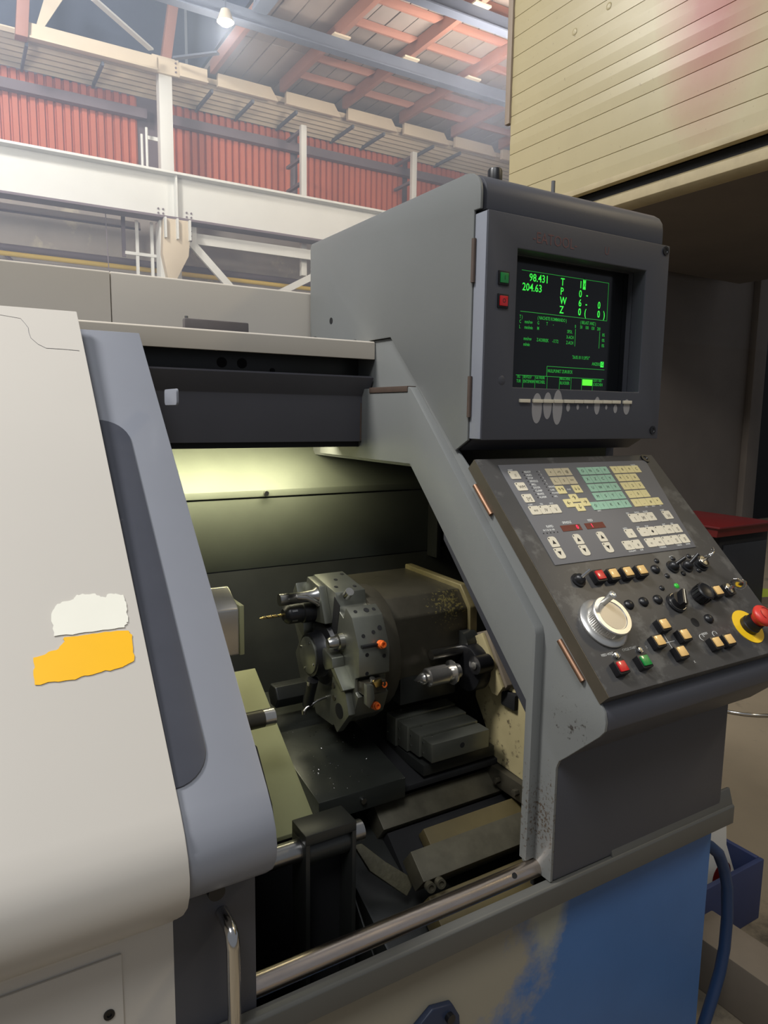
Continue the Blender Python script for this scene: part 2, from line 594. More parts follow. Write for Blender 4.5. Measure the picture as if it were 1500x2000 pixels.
# ================================================================== hall steelwork
gd = thing('crane_girder', (3.5, 12, 4.82), 'long white steel crane girder running across the hall', 'girder')
box('web', M_girder, gd, -4, 13, 11.99, 12.02, 4.82, 5.5, bevel=0)
box('top_flange', M_girder, gd, -4, 13, 11.80, 12.17, 5.5, 5.54, bevel=.005)
box('bottom_flange', M_girt, gd, -4, 13, 11.84, 12.17, 4.78, 4.82, bevel=.005)
box('crane_rail', M_girt, gd, -4, 13, 11.97, 12.03, 5.54, 5.58, bevel=0)
for x in (3.47, 9.6):
    box('stiffener', M_girder, gd, x, x+.03, 11.86, 11.99, 4.82, 5.5, bevel=0)
bolt = finish_mesh(cyl(newbm(), (0, 0, 0), (0, -.015, 0), .016, 8), 'bolt', M_girt)
for dx in (-.28, -.2, .2, .28):
    for dz in (.06, .13):
        inst('bolt', bolt, Matrix.Translation((3.48+dx, 11.985, 4.82+dz)), gd)

cl = thing('crane_column', (3.4, 12.2, 0), 'white column with flared bracket carrying the crane girder', 'column')
box('upper_shaft', M_girder, cl, 3.3, 3.52, 12.1, 12.3, 5.54, 7.42, bevel=.01)
box('lower_shaft', M_girder, cl, 3.22, 3.58, 12.0, 12.3, 0, 4.78, bevel=.01)
pris('bracket', M_cream, cl, [(3.25, 4.78), (3.69, 4.78), (3.69, 4.48), (3.66, 4.2), (3.45, 3.8), (3.3, 3.8), (3.22, 4.2)], 'Y', 11.84, 12.0, bevel=.004)
for x in (3.25, 3.45, 3.66):
    box('bracket_rib', M_girder, cl, x, x+.03, 11.76, 11.86, 4.45, 4.78, bevel=0)
box('cap_plate', M_cream, cl, 3.18, 3.62, 12.04, 12.1, 7.14, 7.4, bevel=.004)
for x in (3.23, 3.57):
    for z in (7.2, 7.27, 7.34):
        inst('bolt', bolt, Matrix.Translation((x, 12.04, z)), cl)
pris('head_post', M_raft, cl, [(3.36, 7.42), (3.52, 7.42), (3.78, 9.0), (3.62, 9.0)], 'Y', 12.1, 12.25, bevel=.006)
box('side_strut', M_girder, cl, 3.1, 3.5, 12.28, 12.32, 6.13, 6.19, bevel=0)
for n, (x, lab) in enumerate(((6.03, 'pale slim post with side brackets, nearer the white column'), (8.55, 'pale slim post with side brackets, closer to the cream cabin'))):
    po = thing('wall_post', (x, 12.3, 5.5), lab, 'post', 'slim posts before the red wall')
    box('shaft', M_girder, po, x-.055, x+.055, 12.25, 12.35, 4.2, 6.95, bevel=.005)
    for z in (5.9, 6.35, 6.85):
        box('bracket_arm', M_girt, po, x-.05, x+.02, 12.35, 13.0, z, z+.05, bevel=0)
la = thing('ladder', (3.08, 12.14, 5.54), 'pale ladder top beside the white column above the girder', 'ladder')
for x, z1 in ((3.0, 6.14), (3.08, 6.26)):
    rod('stile', M_girder, la, (x, 12.14, 5.54), (x, 12.14, z1), .022, 8)
lad = thing('pipe_frame', (3.0, 12.3, 3.6), 'white pipe frame below the girder left of the column', 'frame')
for x in (2.9, 3.15):
    box('upright', M_girder, lad, x-.02, x+.03, 12.28, 12.32, 3.4, 4.78, bevel=0)
box('upright', M_girt, lad, 2.7, 2.76, 12.5, 12.55, 4.2, 4.9, bevel=0)
box('rail', M_girder, lad, 2.7, 3.28, 12.27, 12.3, 4.2, 4.25, bevel=0)

chn = thing('wall_channel', (0, 12.9, 4.83), 'pale horizontal channel on the concrete wall under the girder', 'channel')
box('web', M_girder, chn, -4, 3.1, 12.9, 12.96, 4.78, 4.9, bevel=0)
box('lip', M_girt, chn, -4, 3.1, 12.86, 12.9, 4.76, 4.79, bevel=0)
br = thing('wall_bracing', (4.2, 12.1, 4), 'white gusseted diagonal braces right of the crane column', 'brace')
pris('gusset', M_girder, br, [(3.62, 4.74), (3.86, 4.74), (3.86, 4.45), (3.75, 4.38), (3.62, 4.38)], 'Y', 12.02, 12.05, bevel=0)
pris('diagonal', M_girder, br, [(3.72, 4.42), (3.85, 4.48), (4.9, 3.45), (4.76, 3.42)], 'Y', 12.0, 12.06, bevel=0)
pris('diagonal', M_girder, br, [(5.0, 3.62), (5.0, 3.5), (6.35, 4.22), (6.35, 4.36)], 'Y', 12.0, 12.06, bevel=0)
box('horizontal', M_girder, br, 3.7, 7, 12.1, 12.14, 4.48, 4.66, bevel=0)
for x, z in ((3.68, 4.66), (3.76, 4.66), (3.68, 4.58), (3.76, 4.58), (3.68, 4.5), (3.76, 4.5)):
    inst('bolt', bolt, Matrix.Translation((x, 12.02, z)), br)
pp = obj('gas_pipe', tube(newbm(), [(-5, 12.9, 4.12), (13, 12.9, 4.06)], .042, 12), M_ypipe, label='yellow pipe running along the concrete wall', cat='pipe', smooth=40)
obj('grey_conduit', tube(newbm(), [(-5, 13.05, 4.24), (13, 13.05, 4.2)], .06, 10), M_girt, label='grey conduit just above the yellow pipe', cat='pipe', smooth=40)
obj('hanging_cable', tube(newbm(), [(2.38, 12.16, 4.79), (2.39, 12.16, 4.3), (2.41, 12.16, 3.4)], .008, 6), M_girt, label='thin cable hanging down left of the pipe frame', cat='cable', smooth=40)
cab = newbm()
for q in range(3):
    tube(cab, [(.3+t*.12, 12.95-.02*q, 4.42-.09*q*0-.0028*t*t*4-.03*q) for t in range(10)], .012, 6)
obj('cable_bundle', cab, M_girt, label='sagging cables on the wall at the far left', cat='cable', smooth=40)

# chord beams, truss and eave beams on the left bays
for y, z, x0, lab in ((9.72, 7.08, 2.0, 'blue grey roof chord beam crossing under the rafters'), (7.9, 7.08, 4.2, 'nearer roof chord beam high at the top edge')):
    ch = thing('chord_beam', (8, y, z), lab, 'beam', 'roof chord beams')
    box('web', M_bluest, ch, x0, 12, y-.015, y+.015, z, z+.2, bevel=0)
    box('bottom_flange', M_bluest, ch, x0, 12, y-.08, y+.08, z-.02, z, bevel=0)
    for x in RX[1:]:
        box('bearing_plate', M_cream, ch, x-.14, x+.14, y-.09, y+.12, z+.2, z+.225, bevel=0)
tr = thing('roof_truss', (4.2, 9.4, 7.2), 'dark blue steel roof truss beside the bright lamp', 'truss')
box('bottom_chord', M_bluest, tr, 4.02, 4.24, 5.0, 9.66, 7.24, 7.3, bevel=0)
box('chord_web', M_bluest, tr, 4.1, 4.15, 5.0, 9.66, 7.3, 7.5, bevel=0)
for y in (6.2, 7.4, 8.6):
    obj('diagonal', tube(newbm(), [(4.12, y, 7.4), (4.12, y+.6, 8.6), (4.12, y+1.2, 7.4)], .03, 6), M_bluest, tr)
for (a, b, lab, m) in (((2.07, 10.74, 7.31), (3.1, 11.75, 7.31), 'thin pale wind brace running up left from the column head', M_girder),
                       ((3.49, 11.84, 7.31), (4.05, 11.27, 7.31), 'thin grey wind brace running right from the column head', M_bluest)):
    d = Vector(b)-Vector(a)
    s = Vector((-d.y, d.x, 0)).normalized()*.045
    bmm = newbm()
    A, B = Vector(a), Vector(b)
    q = [A-s, A+s, B+s, B-s]
    prism(bmm, [(p.x, p.y) for p in q], 'Z', 7.31, 7.34)
    obj('wind_brace', bmm, m, label=lab, cat='brace')
for x0, x1, lab in ((1.3, 3.25, 'cream eave beam left of the crane column'), (3.62, 4.1, 'cream eave beam right of the crane column')):
    eb = thing('eave_girder', ((x0+x1)/2, 12, 7.14), lab, 'beam', 'eave beams')
    box('web', M_cream, eb, x0, x1+.0, 12.0, 12.05, 7.16, 7.36, bevel=0)
    box('flange', M_cream, eb, x0, x1, 11.95, 12.08, 7.13, 7.16, bevel=.004)
pt = thing('roof_post', (1.2, 12, 7.1), 'dark red roof post at the top left corner', 'post')
pris('shaft', M_raft, pt, [(1.15, 7.1), (1.32, 7.1), (1.5, 9.0), (1.33, 9.0)], 'Y', 11.9, 12.1, bevel=.01)
pris('stay_plate', M_cream, pt, [(1.45, 7.35), (1.55, 7.35), (2.0, 8.1), (1.75, 8.3)], 'Y', 12.1, 12.14, bevel=0)

# bright lamp
hb = thing('high_bay_lamp', (3.5, 9.3, 6.74), 'glowing flood lamp hanging from the roof steel', 'lamp')
M_bulb = mat('lit_bulb', (255, 246, 220), .5, emit=(255, 240, 205), emit_str=26)
obj('reflector', lathe(newbm(), [(.03, .16), (.06, .15), (.1, .04), (.115, 0), (.1, .005), (.05, .13), (0, .13)], (3.5, 9.3, 6.80), (0, 0, 1), 24), M_cream, hb, smooth=40)
obj('bulb', lathe(newbm(), [(0, -.07), (.06, -.06), (.095, -.01), (.07, .06), (0, .08)], (3.5, 9.3, 6.82), (0, 0, 1), 20), M_bulb, hb, smooth=60)
rod('hanger', M_bluest, hb, (3.5, 9.3, 6.94), (3.5, 9.3, 8.86), .012, 8)
pl_ = bpy.data.lights.new('lamp_light', 'POINT')
pl_.energy = 80
pl_.color = (1, .95, .85)
pl_.shadow_soft_size = .12
plo = bpy.data.objects.new('lamp_light', pl_)
place(plo, Matrix.Translation((3.5, 9.3, 6.64)), hb)

# ================================================================== cream cladded cabin on the right
cb = thing('cladded_cabin', (6.5, 1.5, 3.4), 'cream painted cabin of horizontal boards raised high on the right', 'cabin')
box('core', M_clad2, cb, 5.012, 9.0, -4.0, 5.07, 3.62, 7.2, bevel=0)
z = 3.60
k = 0
while z < 6.6:
    h = .183 if k else .2
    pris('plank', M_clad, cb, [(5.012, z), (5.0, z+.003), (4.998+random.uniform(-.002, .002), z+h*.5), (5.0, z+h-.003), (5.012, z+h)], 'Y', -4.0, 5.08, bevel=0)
    z += h
    k += 1
box('corner_trim', M_cable, cb, 4.975, 5.03, 5.08, 5.15, 4.47, 6.6, bevel=.006)
box('sill_lip', M_clad2, cb, 4.98, 5.05, -4.0, 5.08, 3.55, 3.6, bevel=.004)
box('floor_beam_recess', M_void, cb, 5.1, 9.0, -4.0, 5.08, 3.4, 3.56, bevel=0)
pris('edge_beam', M_clad2, cb, [(5.06, 3.33), (5.12, 3.32), (5.12, 3.5), (5.0, 3.44), (5.0, 3.36)], 'Y', -4.0, 5.08, bevel=.004)
box('floor_plate', M_dkwall, cb, 5.12, 9.0, -4.0, 5.08, 3.32, 3.4, bevel=0)
for y, z in ((4.1, 5.28), (4.25, 4.98), (3.86, 5.02), (3.84, 5.5)):
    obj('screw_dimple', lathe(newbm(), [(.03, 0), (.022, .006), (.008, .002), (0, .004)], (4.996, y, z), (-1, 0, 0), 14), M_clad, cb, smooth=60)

# ================================================================== lathe: base cabinet and sill
lb = thing('lathe_cabinet', (.4, .5, 0), 'worn blue base cabinet of the lathe under a dark sill', 'machine base')
box('front_sheet', M_blue, lb, -1.4, 1.327, .03, .04, 0, .72, bevel=.002)
box('end_sheet', M_blue, lb, 1.315, 1.327, .04, 1.05, 0, .72, bevel=.002)
box('rear_sheet', M_blue, lb, -1.4, 1.315, 1.04, 1.05, 0, .72, bevel=.002)
box('end_sheet', M_blue, lb, -1.4, -1.388, .04, 1.04, 0, .72, bevel=.002)
box('floor_sheet', M_void, lb, -1.388, 1.315, .04, 1.04, .05, .06, bevel=0)
pris('sill', M_flange, lb, [(-.002, .713), (-.002, .750), (.002, .754), (.018, .754), (.018, .72), (.03, .713)], 'X', -1.4, 1.349, bevel=.0015)
pris('sill_upstand', M_flange, lb, [(.002, .7535), (.018, .7535), (.018, .785), (.012, .785)], 'X', .985, 1.349, bevel=.002)
lt = obj('latch_plate', prism(newbm(), [(.545, .45), (.665, .45), (.655, .575), (.64, .603), (.60, .612), (.56, .585), (.545, .55)], 'Y', .018, .03), mat('dark_navy_latch', (34, 44, 66), .5), lb, bevel=.003)
rod('latch_bolt', M_black, lt, (.632, .019, .585), (.632, .010, .585), .008, 12)
box('latch_bar', M_crate, lt, .575, .625, .008, .018, .45, .565, bevel=.003)

# ================================================================== lathe enclosure: frame, covers, chamber
en = thing('lathe_enclosure', (.8, .5, .77), 'grey side frame and beige top covers of the lathe', 'machine frame')
pA = [(.3038, 1.4823), (.2667, 1.451), (-.0788, 1.1106), (-.0885, 1.099), (-.0925, 1.083), (-.091, 1.068), (-.0813, 1.056), (-.018, .996), (.0, .98), (.006, .965), (.006, .756), (.078, .756), (.078, 1.07), (.45, 1.44), (.95, 1.44), (.95, 1.715), (.545, 1.715)]
pris('side_plate', M_grey, en, pA, 'X', XS, XS+.006, bevel=.0015)
pB = [(.8655, 1.448), (.4403, 1.448), (.064, 1.068), (.064, .779), (.047, .779), (.047, 1.188), (.051, 1.2), (.441, 1.603), (.450, 1.607), (.8655, 1.607)]
pris('side_rib', M_grey, en, pB, 'X', XS-.02, XS, bevel=.0015)
box('rib_strip', M_rust, en, XS-.022, XS, .452, .61, 1.597, 1.609, bevel=.001)
pris('console_body', M_slate, en, [(.2667, 1.451), (-.0788, 1.1106), (-.0885, 1.099), (-.0925, 1.083), (-.091, 1.068), (-.0813, 1.056), (-.018, .996), (.0, .985), (.05, .985), (.35, 1.3), (.35, 1.451)], 'X', XS+.006, 1.345, bevel=.002)
box('lower_front', M_slate, en, XS+.006, 1.312, .006, .05, .755, .99, bevel=.006)
box('right_side', M_slate, en, 1.30, 1.325, .35, 1.0, .72, 1.48, bevel=0)
box('right_side', M_slate, en, 1.30, 1.312, .05, .35, .72, 1.0, bevel=0)
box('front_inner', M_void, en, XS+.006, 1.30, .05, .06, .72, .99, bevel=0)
# top rail, rear covers
pris('top_rail', M_beige2, en, [(.62, 1.673), (.62, 1.710), (.624, 1.713), (.70, 1.713), (.70, 1.705), (.63, 1.705), (.63, 1.673)], 'X', -1.4, XS-.002, bevel=.0012)
for x0, x1 in ((-1.4, .3275), (.3295, 1.30)):
    pris('rear_cover', M_beige2, en, [(.96, 1.70), (.96, 1.862), (.963, 1.865), (1.30, 1.865), (1.30, 1.70)], 'X', x0, x1, bevel=.002)
box('top_deck', M_greyd, en, -1.4, XS, .66, .98, 1.69, 1.70, bevel=0)
box('deck_plate', mat('stained_steel_plate', (112, 106, 104), .5, .3, var=.2, scale=20), en, .445, .592, .78, .80, 1.70, 1.752, bevel=.004)
rod('deck_screw', M_steel, en, (.452, .79, 1.752), (.452, .79, 1.757), .004, 10)
for x in (.69, .79):
    rod('deck_screw', M_steel, en, (x, .64, 1.713), (x, .64, 1.716), .004, 10)
# lintel
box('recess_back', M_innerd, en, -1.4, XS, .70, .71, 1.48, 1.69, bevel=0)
ln = pris('lintel', M_dark, en, [(.6203, 1.632), (.645, 1.590), (.6476, 1.4865), (.70, 1.4865), (.70, 1.50), (.655, 1.50), (.653, 1.594), (.632, 1.636)], 'X', -1.4, XS-.004, bevel=.0015)
rod('lintel_hole', M_void, ln, (.5, .6985, 1.655), (.5, .7, 1.655), .011, 14)
rod('lintel_hole', M_void, ln, (.545, .6985, 1.655), (.545, .7, 1.655), .011, 14)
rod('lintel_hole', M_void, ln, (.615, .6985, 1.642), (.615, .7, 1.642), .006, 12)
box('lintel_end', M_rust, en, XS-.024, XS-.0215, .645, .66, 1.489, 1.575, bevel=0)
box('seal_strip', M_rubber, en, -1.4, XS-.02, .66, .68, 1.474, 1.4865, bevel=0)
# chamber shell
cc = pris('chamber_cover', M_inner, en, [(1.0, 1.50), (.85, 1.36), (.846, 1.345), (.846, 1.343), (.86, 1.343), (1.0, 1.48)], 'X', -.6, 1.16, bevel=.0015)
box('cover_apron', M_inner, en, -.6, 1.16, .848, .856, 1.165, 1.3405, bevel=.001)
rod('cover_screw', M_steel, en, (.655, .848, 1.352), (.655, .839, 1.352), .006, 12)
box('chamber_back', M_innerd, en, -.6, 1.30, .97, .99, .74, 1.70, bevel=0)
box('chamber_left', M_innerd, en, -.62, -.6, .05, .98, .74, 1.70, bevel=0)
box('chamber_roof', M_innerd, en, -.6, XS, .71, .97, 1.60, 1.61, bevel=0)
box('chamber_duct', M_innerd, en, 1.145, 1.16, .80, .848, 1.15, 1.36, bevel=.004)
# bed covers
pris('way_cover', mat('oily_cover_steel', (52, 54, 50), .28, .3, var=.3, scale=14, bump=.1, bump_scale=90), en, [(.74, .890), (.329, .8207), (.329, .778), (.345, .778), (.74, .86)], 'X', .55, .745, bevel=.002)
pris('way_shadow_sheet', M_void, en, [(.74, .85), (.345, .79), (.345, .778), (.74, .83)], 'X', .746, 1.28, bevel=.002)  # black sheet standing in for the shadow right of the way cover
pris('headstock_cover', M_olive, en, [(.656, .981), (.335, .773), (.335, .765), (.656, .972)], 'X', -.55, .55, bevel=.001)
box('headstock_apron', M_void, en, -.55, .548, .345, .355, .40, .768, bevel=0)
pris('chamber_rear_slope', M_innerd, en, [(.72, .87), (.852, 1.17), (.862, 1.17), (.73, .87)], 'X', -.59, 1.29, bevel=0)
for x in (.645,):
    rod('cover_screw', M_steel, en, (x, .329, .80), (x, .323, .80), .006, 10)
sw = newbm()
for k in range(60):
    y = random.triangular(.335, .60, .36)
    x = random.triangular(.555, .74, .60)
    zz = .8207+.1686*(y-.329)
    r0 = random.uniform(.0005, .0014)
    a0 = random.uniform(0, 6.3)
    cyl(sw, (x, y, zz), (x+r0*1.6*math.cos(a0), y+r0*1.6*math.sin(a0), zz+r0), r0*.5, 4)
obj('swarf', sw, M_steel, en, kind='stuff')
# guide rail
rod('guide_rail', M_rail, en, (-.8, .0435, .7625), (.862, .0435, .7625), .0158, 32)
rod('rail_hole', M_black, en, (.775, .0323, .7737), (.775, .0317, .7743), .005, 12)
box('rail_foot', M_copper, en, .862, .874, .036, .05, .753, .770, bevel=.002)

# work lamp inside the chamber (behind the lintel)
wl = thing('work_lamp', (.35, .76, 1.56), 'tubular work lamp behind the dark lintel inside the lathe', 'lamp')
M_tube = mat('lit_tube', (255, 250, 210), .5, emit=(255, 246, 190), emit_str=5)
box('housing', M_innerd, wl, .12, .80, .755, .815, 1.513, 1.543, bevel=.004)
box('housing_stay', M_innerd, wl, .3, .34, .77, .80, 1.543, 1.60, bevel=0)
rod('lamp_tube', M_tube, wl, (.14, .79, 1.501), (.78, .79, 1.501), .010, 14)
wa = area_light('work_lamp_light', (.47, .79, 1.487), (.47, .875, 1.36), .62, 4.2, (1, .95, .66), size_y=.025)

# ================================================================== sliding door
dr = thing('sliding_door', (0, 0, .77), 'beige and grey sliding door with torn stickers and chrome handle', 'door')


def shell(outer, t):
    """offset a polyline (y,z) inward by t and close it"""
    pts = [Vector(p) for p in outer]
    inn = []
    for i, p in enumerate(pts):
        d = (pts[min(i+1, len(pts)-1)]-pts[max(i-1, 0)]).normalized()
        n = Vector((-d.y, d.x))
        inn.append(p+n*t)
    return [tuple(p) for p in pts]+[tuple(p) for p in inn[::-1]]


nose = []
for kk in range(9):
    a = R(136-kk*19)
    nose.append((-.012-.052*1.0*(-math.cos(R(180)-a)) if False else -.012+.052*math.cos(a), 1.032+.052*math.sin(a)))
beige_o = [(.5758, 1.7215), (.30, 1.4355), (-.03, 1.096), (-.048, 1.074), (-.060, 1.052), (-.0645, 1.03), (-.0625, 1.008), (-.052, .986), (-.032, .964), (-.008, .944), (.012, .93), (.018, .922)]
pris('front_panel', M_beige, dr, shell(beige_o, .010), 'X', -1.2, .1986, bevel=.002, smooth=35)
lp = pris('lower_panel', M_beige, dr, [(.020, .935), (.020, .60), (.026, .60), (.026, .935)], 'X', -1.2, .1986, bevel=.001)
box('access_plate', M_beige, dr, -.6, .136, .0165, .020, .60, .9045, bevel=.0008)
box('panel_lip', M_beige, dr, -.6, .1345, .0165, .020, .921, .9335, bevel=.0008)
obj('plate_screw', lathe(newbm(), [(0, 0), (.0065, 0), (.0065, .002), (.003, .002), (.003, .0005), (0, .0005)], (.1192, .0165, .8323), (0, -1, 0), 14), M_black, dr, smooth=40)
grey_o = [(.5903, 1.6934), (.3115, 1.4204), (-.025, 1.091), (-.042, 1.071), (-.053, 1.051), (-.0565, 1.032), (-.054, 1.012), (-.042, .992), (-.022, .975), (.0, .961), (.018, .952)]
pris('grey_panel', M_greyd, dr, shell(grey_o, .012), 'X', .188, .307, bevel=.002, smooth=35)
box('grey_lower_face', M_slate, dr, .12, .307, .0205, .026, .60, .96, bevel=.002)
pris('edge_seal', M_rubber, dr, [(-.045, 1.03), (-.03, 1.07), (.02, 1.125), (.06, 1.12), (.06, .98), (-.01, .985)], 'X', .296, .312, bevel=.003)
DG = Vector((0, -.7146, -.6996))
NG = Vector((0, -.6996, .7146))


def slant_mtx(org, d, n, x, v, h):
    o = Vector(org)+Vector((x, 0, 0))+d*v+n*h
    return Matrix(((1, 0, 0, o.x), (0, -d.y, n.y, o.y), (0, -d.z, n.z, o.z), (0, 0, 0, 1)))


rr = [p for p in roundrect(.15, .606, .045, 8) if p[0] > 0]
rr = [(.024, rr[0][1]*0-.303), ] and [(.024, -.303)]+sorted(rr, key=lambda p: p[1])+[(.024, .303)]
obj('dark_window', prism(newbm(), rr, 'Z', 0, .0022), mat('dark_window_sheet', (70, 72, 80), .3, var=.1, scale=20, wear=(120, 122, 128), wear_amt=.3, wear_scale=30), dr, bevel=.0006,
    mtx=slant_mtx((0, .5903, 1.6934), DG, NG, .1695, .532, .0005))
DB = Vector((0, -.6958, -.7183))
NB = Vector((0, -.7183, .6958))


def sticker(name, pts, m):
    c = Vector((sum(p[0] for p in pts)/len(pts), sum(p[1] for p in pts)/len(pts)))
    out = []
    n = len(pts)
    for i in range(n):
        a, b = Vector(pts[i]), Vector(pts[(i+1) % n])
        for s in range(6):
            p = a.lerp(b, s/6)
            j = .0012 if s else 0
            out.append((p.x-c.x+random.uniform(-j, j), -(p.y-c.y)+random.uniform(-j, j)))
    return obj(name, prism(newbm(), out, 'Z', 0, .0004), m, dr, mtx=slant_mtx((0, .5758, 1.7215), DB, NB, c.x, c.y, .0004))


s1 = sticker('sticker', [(.0924, .6273), (.0929, .5959), (.1015, .5822), (.119, .5785), (.126, .5718), (.1446, .5728), (.1594, .5804), (.1647, .5756), (.1823, .5796), (.1838, .5981), (.182, .6212), (.176, .6285), (.1367, .6285)], M_stick_w)
s1['label'] = 'torn white sticker remnant'
s2 = sticker('sticker', [(.0652, .6878), (.067, .6524), (.0931, .6467), (.1023, .6376), (.1037, .6307), (.1365, .6311), (.1799, .6338), (.1839, .6405), (.1802, .6768), (.1655, .6834), (.1349, .6859), (.1053, .6891)], M_stick_y)
s2['label'] = 'torn yellow sticker remnant'
crk = [(.06, .022), (.078, .0248), (.1077, .0301), (.113, .041), (.1172, .052), (.117, .064), (.1187, .0769), (.128, .091), (.1392, .0997), (.165, .1), (.1897, .1016)]
obj('paint_crack', tube(newbm(), [Vector((0, .5758, 1.7215))+Vector((x, 0, 0))+DB*v+NB*.0001 for x, v in crk], .00035, 5), M_dark, dr)
tb = obj('stop_tab', prism(newbm(), roundrect(.075, .026, .006, 4), 'Z', 0, .004), M_greyd, dr, bevel=.001,
         mtx=Matrix(((0, 0, 1, .3075), (-1, 0, 0, .386), (0, 1, 0, 1.573), (0, 0, 0, 1))))
hd = obj('handle', tube(newbm(), [(.261, .02, .910), (.261, -.008, .910), (.261, -.018, .904), (.261, -.022, .890), (.261, -.022, .70), (.261, -.018, .686), (.261, .0, .68), (.261, .02, .68)], .0085, 16), M_chrome, dr, smooth=50)
hd['label'] = 'chrome tube handle'
rod('handle_boss', M_black, dr, (.25, .0205, .951), (.25, .004, .951), .011, 16)

# ================================================================== monitor cabinet
mc = thing('monitor_cabinet', (1.08, .6, 1.48), 'grey cabinet with green screen on top of the lathe', 'control cabinet')
hood = [(.953, 1.49), (.953, 1.977), (.945, 1.985), (.29, 1.985), (.272, 1.981), (.258, 1.972), (.250, 1.96), (.2475, 1.945), (.2475, 1.9165), (.30, 1.9165), (.30, 1.5075), (.266, 1.505), (.3038, 1.4823), (.36, 1.4823)]
pris('shell', M_slate, mc, hood, 'X', XS+.008, 1.323, bevel=.003)
pris('side_cheek', M_grey, mc, [(.953, 1.70), (.953, 1.977), (.945, 1.9852), (.29, 1.9852), (.272, 1.9812), (.258, 1.9722), (.250, 1.9602), (.2475, 1.9452), (.2475, 1.916), (.2655, 1.916), (.2655, 1.5035), (.3038, 1.4823), (.548, 1.716), (.64, 1.716), (.64, 1.70)], 'X', XS-.006, XS, bevel=.0018)
obj('side_hole', lathe(newbm(), [(0, 0), (.008, 0), (.008, .0008), (0, .0008)], (XS-.006, .8316, 1.7798), (-1, 0, 0), 16), M_void, mc)
bm = newbm()
frame_hole(bm, XS-.001, 1.3255, 1.505, 1.9115, .9035, 1.2555, 1.6035, 1.8535, .23, .264)
md = obj('monitor_door', bm, M_slate, mc, bevel=.0022)
box('door_edge', M_greyd, mc, XS-.003, XS-.001, .232, .264, 1.507, 1.9095, bevel=.0008)
for z0, z1 in ((1.79, 1.867), (1.5466, 1.622)):
    h = rod('hinge', M_rust, md, (XS-.006, .263, z0), (XS-.006, .263, z1), .0042, 12)
# tube and screen
bm = newbm()
frame_hole(bm, .885, 1.275, 1.585, 1.872, .9035, 1.2555, 1.6035, 1.8535, .264, .276)
obj('bezel_liner', bm, M_slate, md)
SY = .2755
scr = box('screen', M_glass, mc, .89, 1.27, SY, SY+.02, 1.59, 1.868, bevel=0)
scr['label'] = 'dark monitor glass with green lettering'
TM = lambda x, z, h=.0005: Matrix(((1, 0, 0, x), (0, 0, -1, SY-h), (0, 1, 0, z), (0, 0, 0, 1)))


def stext(t, x, z, size, m=M_phos, align='LEFT', sx=.8):
    return inst('screen_text', text_mesh(t, size, m, .0001, align, sx, 'screen_text', .008), TM(x, z), scr)


def sline(x0, z0, x1, z1, t=.0009, m=M_phos_d):
    return obj('screen_line', bx(newbm(), min(x0, x1)-t/2, max(x0, x1)+t/2, SY-.0006, SY-.0003, min(z0, z1)-t/2, max(z0, z1)+t/2), m, scr)


big = .0205
stext('98.431', .974, 1.8165, big, sx=.93)
stext('204.63', .957, 1.7975, big, sx=.93)
for t, z in (('T', 1.8165), ('P', 1.7985), ('W', 1.7805), ('Z', 1.7625)):
    stext(t, 1.058, z, big, sx=.85)
for t, z in (('1', 1.8165), ('0', 1.7985), ('6', 1.7805), ('0', 1.7625)):
    stext(t, 1.110, z, big, sx=.85)
obj('cursor_block', bx(newbm(), 1.1205, 1.1285, SY-.0004, SY-.0002, 1.8085, 1.8275), M_phos, scr)
inst('cursor_text', text_mesh('Y\nX', .011, M_glass, .0001, 'CENTER', .8, 'cursor_text'), TM(1.1245, 1.8225, .0009), scr)
for t, x, z in (('-', 1.131, 1.7985), ('-', 1.130, 1.7805), ('(', 1.128, 1.7625), ('0', 1.166, 1.7805), ('0', 1.166, 1.7625), (')', 1.184, 1.7625)):
    stext(t, x, z, big, sx=.8)
sline(.955, 1.8285, 1.1955, 1.8285)
sline(.955, 1.7515, 1.1955, 1.7515)
sline(1.1955, 1.7515, 1.1955, 1.8285)
sm = .0092
for t, x, z in (('T )', .953, 1.741), ('C', .953, 1.732), ('L', .953, 1.722), ('mm/rev', .9665, 1.7325), ('mm/min', .9665, 1.722), ('G', 1.0, 1.7325), ('T', 1.024, 1.7325), ('-', 1.042, 1.7325), ('M', 1.0, 1.722), ('( NACHSTE KOMMANDO )', 1.0, 1.7425),
                ('( BELAST ANZ )', 1.118, 1.7425), ('0', 1.103, 1.733), ('50', 1.118, 1.733), ('100', 1.133, 1.733), ('150', 1.150, 1.733), ('200', 1.168, 1.733),
                ('SPDL', 1.082, 1.7215), ('X-ACH', 1.0805, 1.7105), ('Z-ACH', 1.0805, 1.6995), ('0%', 1.184, 1.7215), ('0%', 1.184, 1.7105), ('0%', 1.184, 1.6995),
                ('mm/rev', .9655, 1.7005), ('m/min', .9655, 1.6895), ('Z-KORREK', 1.0, 1.7), ('-17.72', 1.042, 1.7), ("'26.05.10 11:29'51\"", 1.1, 1.6715), ('ANZEIGE', 1.158, 1.6605),
                ('NULLPUNKT ZURUECK', 1.033, 1.641)):
    stext(t, x, z, sm, M_phos_d, sx=.72)
obj('mode_block', bx(newbm(), 1.184, 1.1935, SY-.0004, SY-.0002, 1.655, 1.6665), M_phos, scr)
inst('mode_text', text_mesh('G', .011, M_glass, .0001, 'CENTER', .8, 'mode_text'), TM(1.1888, 1.661, .0009), scr)
sline(1.1055, 1.694, 1.1055, 1.728)
sline(1.1765, 1.694, 1.1765, 1.728)
sline(1.031, 1.650, 1.196, 1.650)
sline(1.031, 1.630, 1.031, 1.650)
sline(.95, 1.630, 1.196, 1.630)
for x in (.968, 1.0, 1.033, 1.067, 1.1, 1.131, 1.163):
    sline(x, 1.603, x, 1.630, .0006)
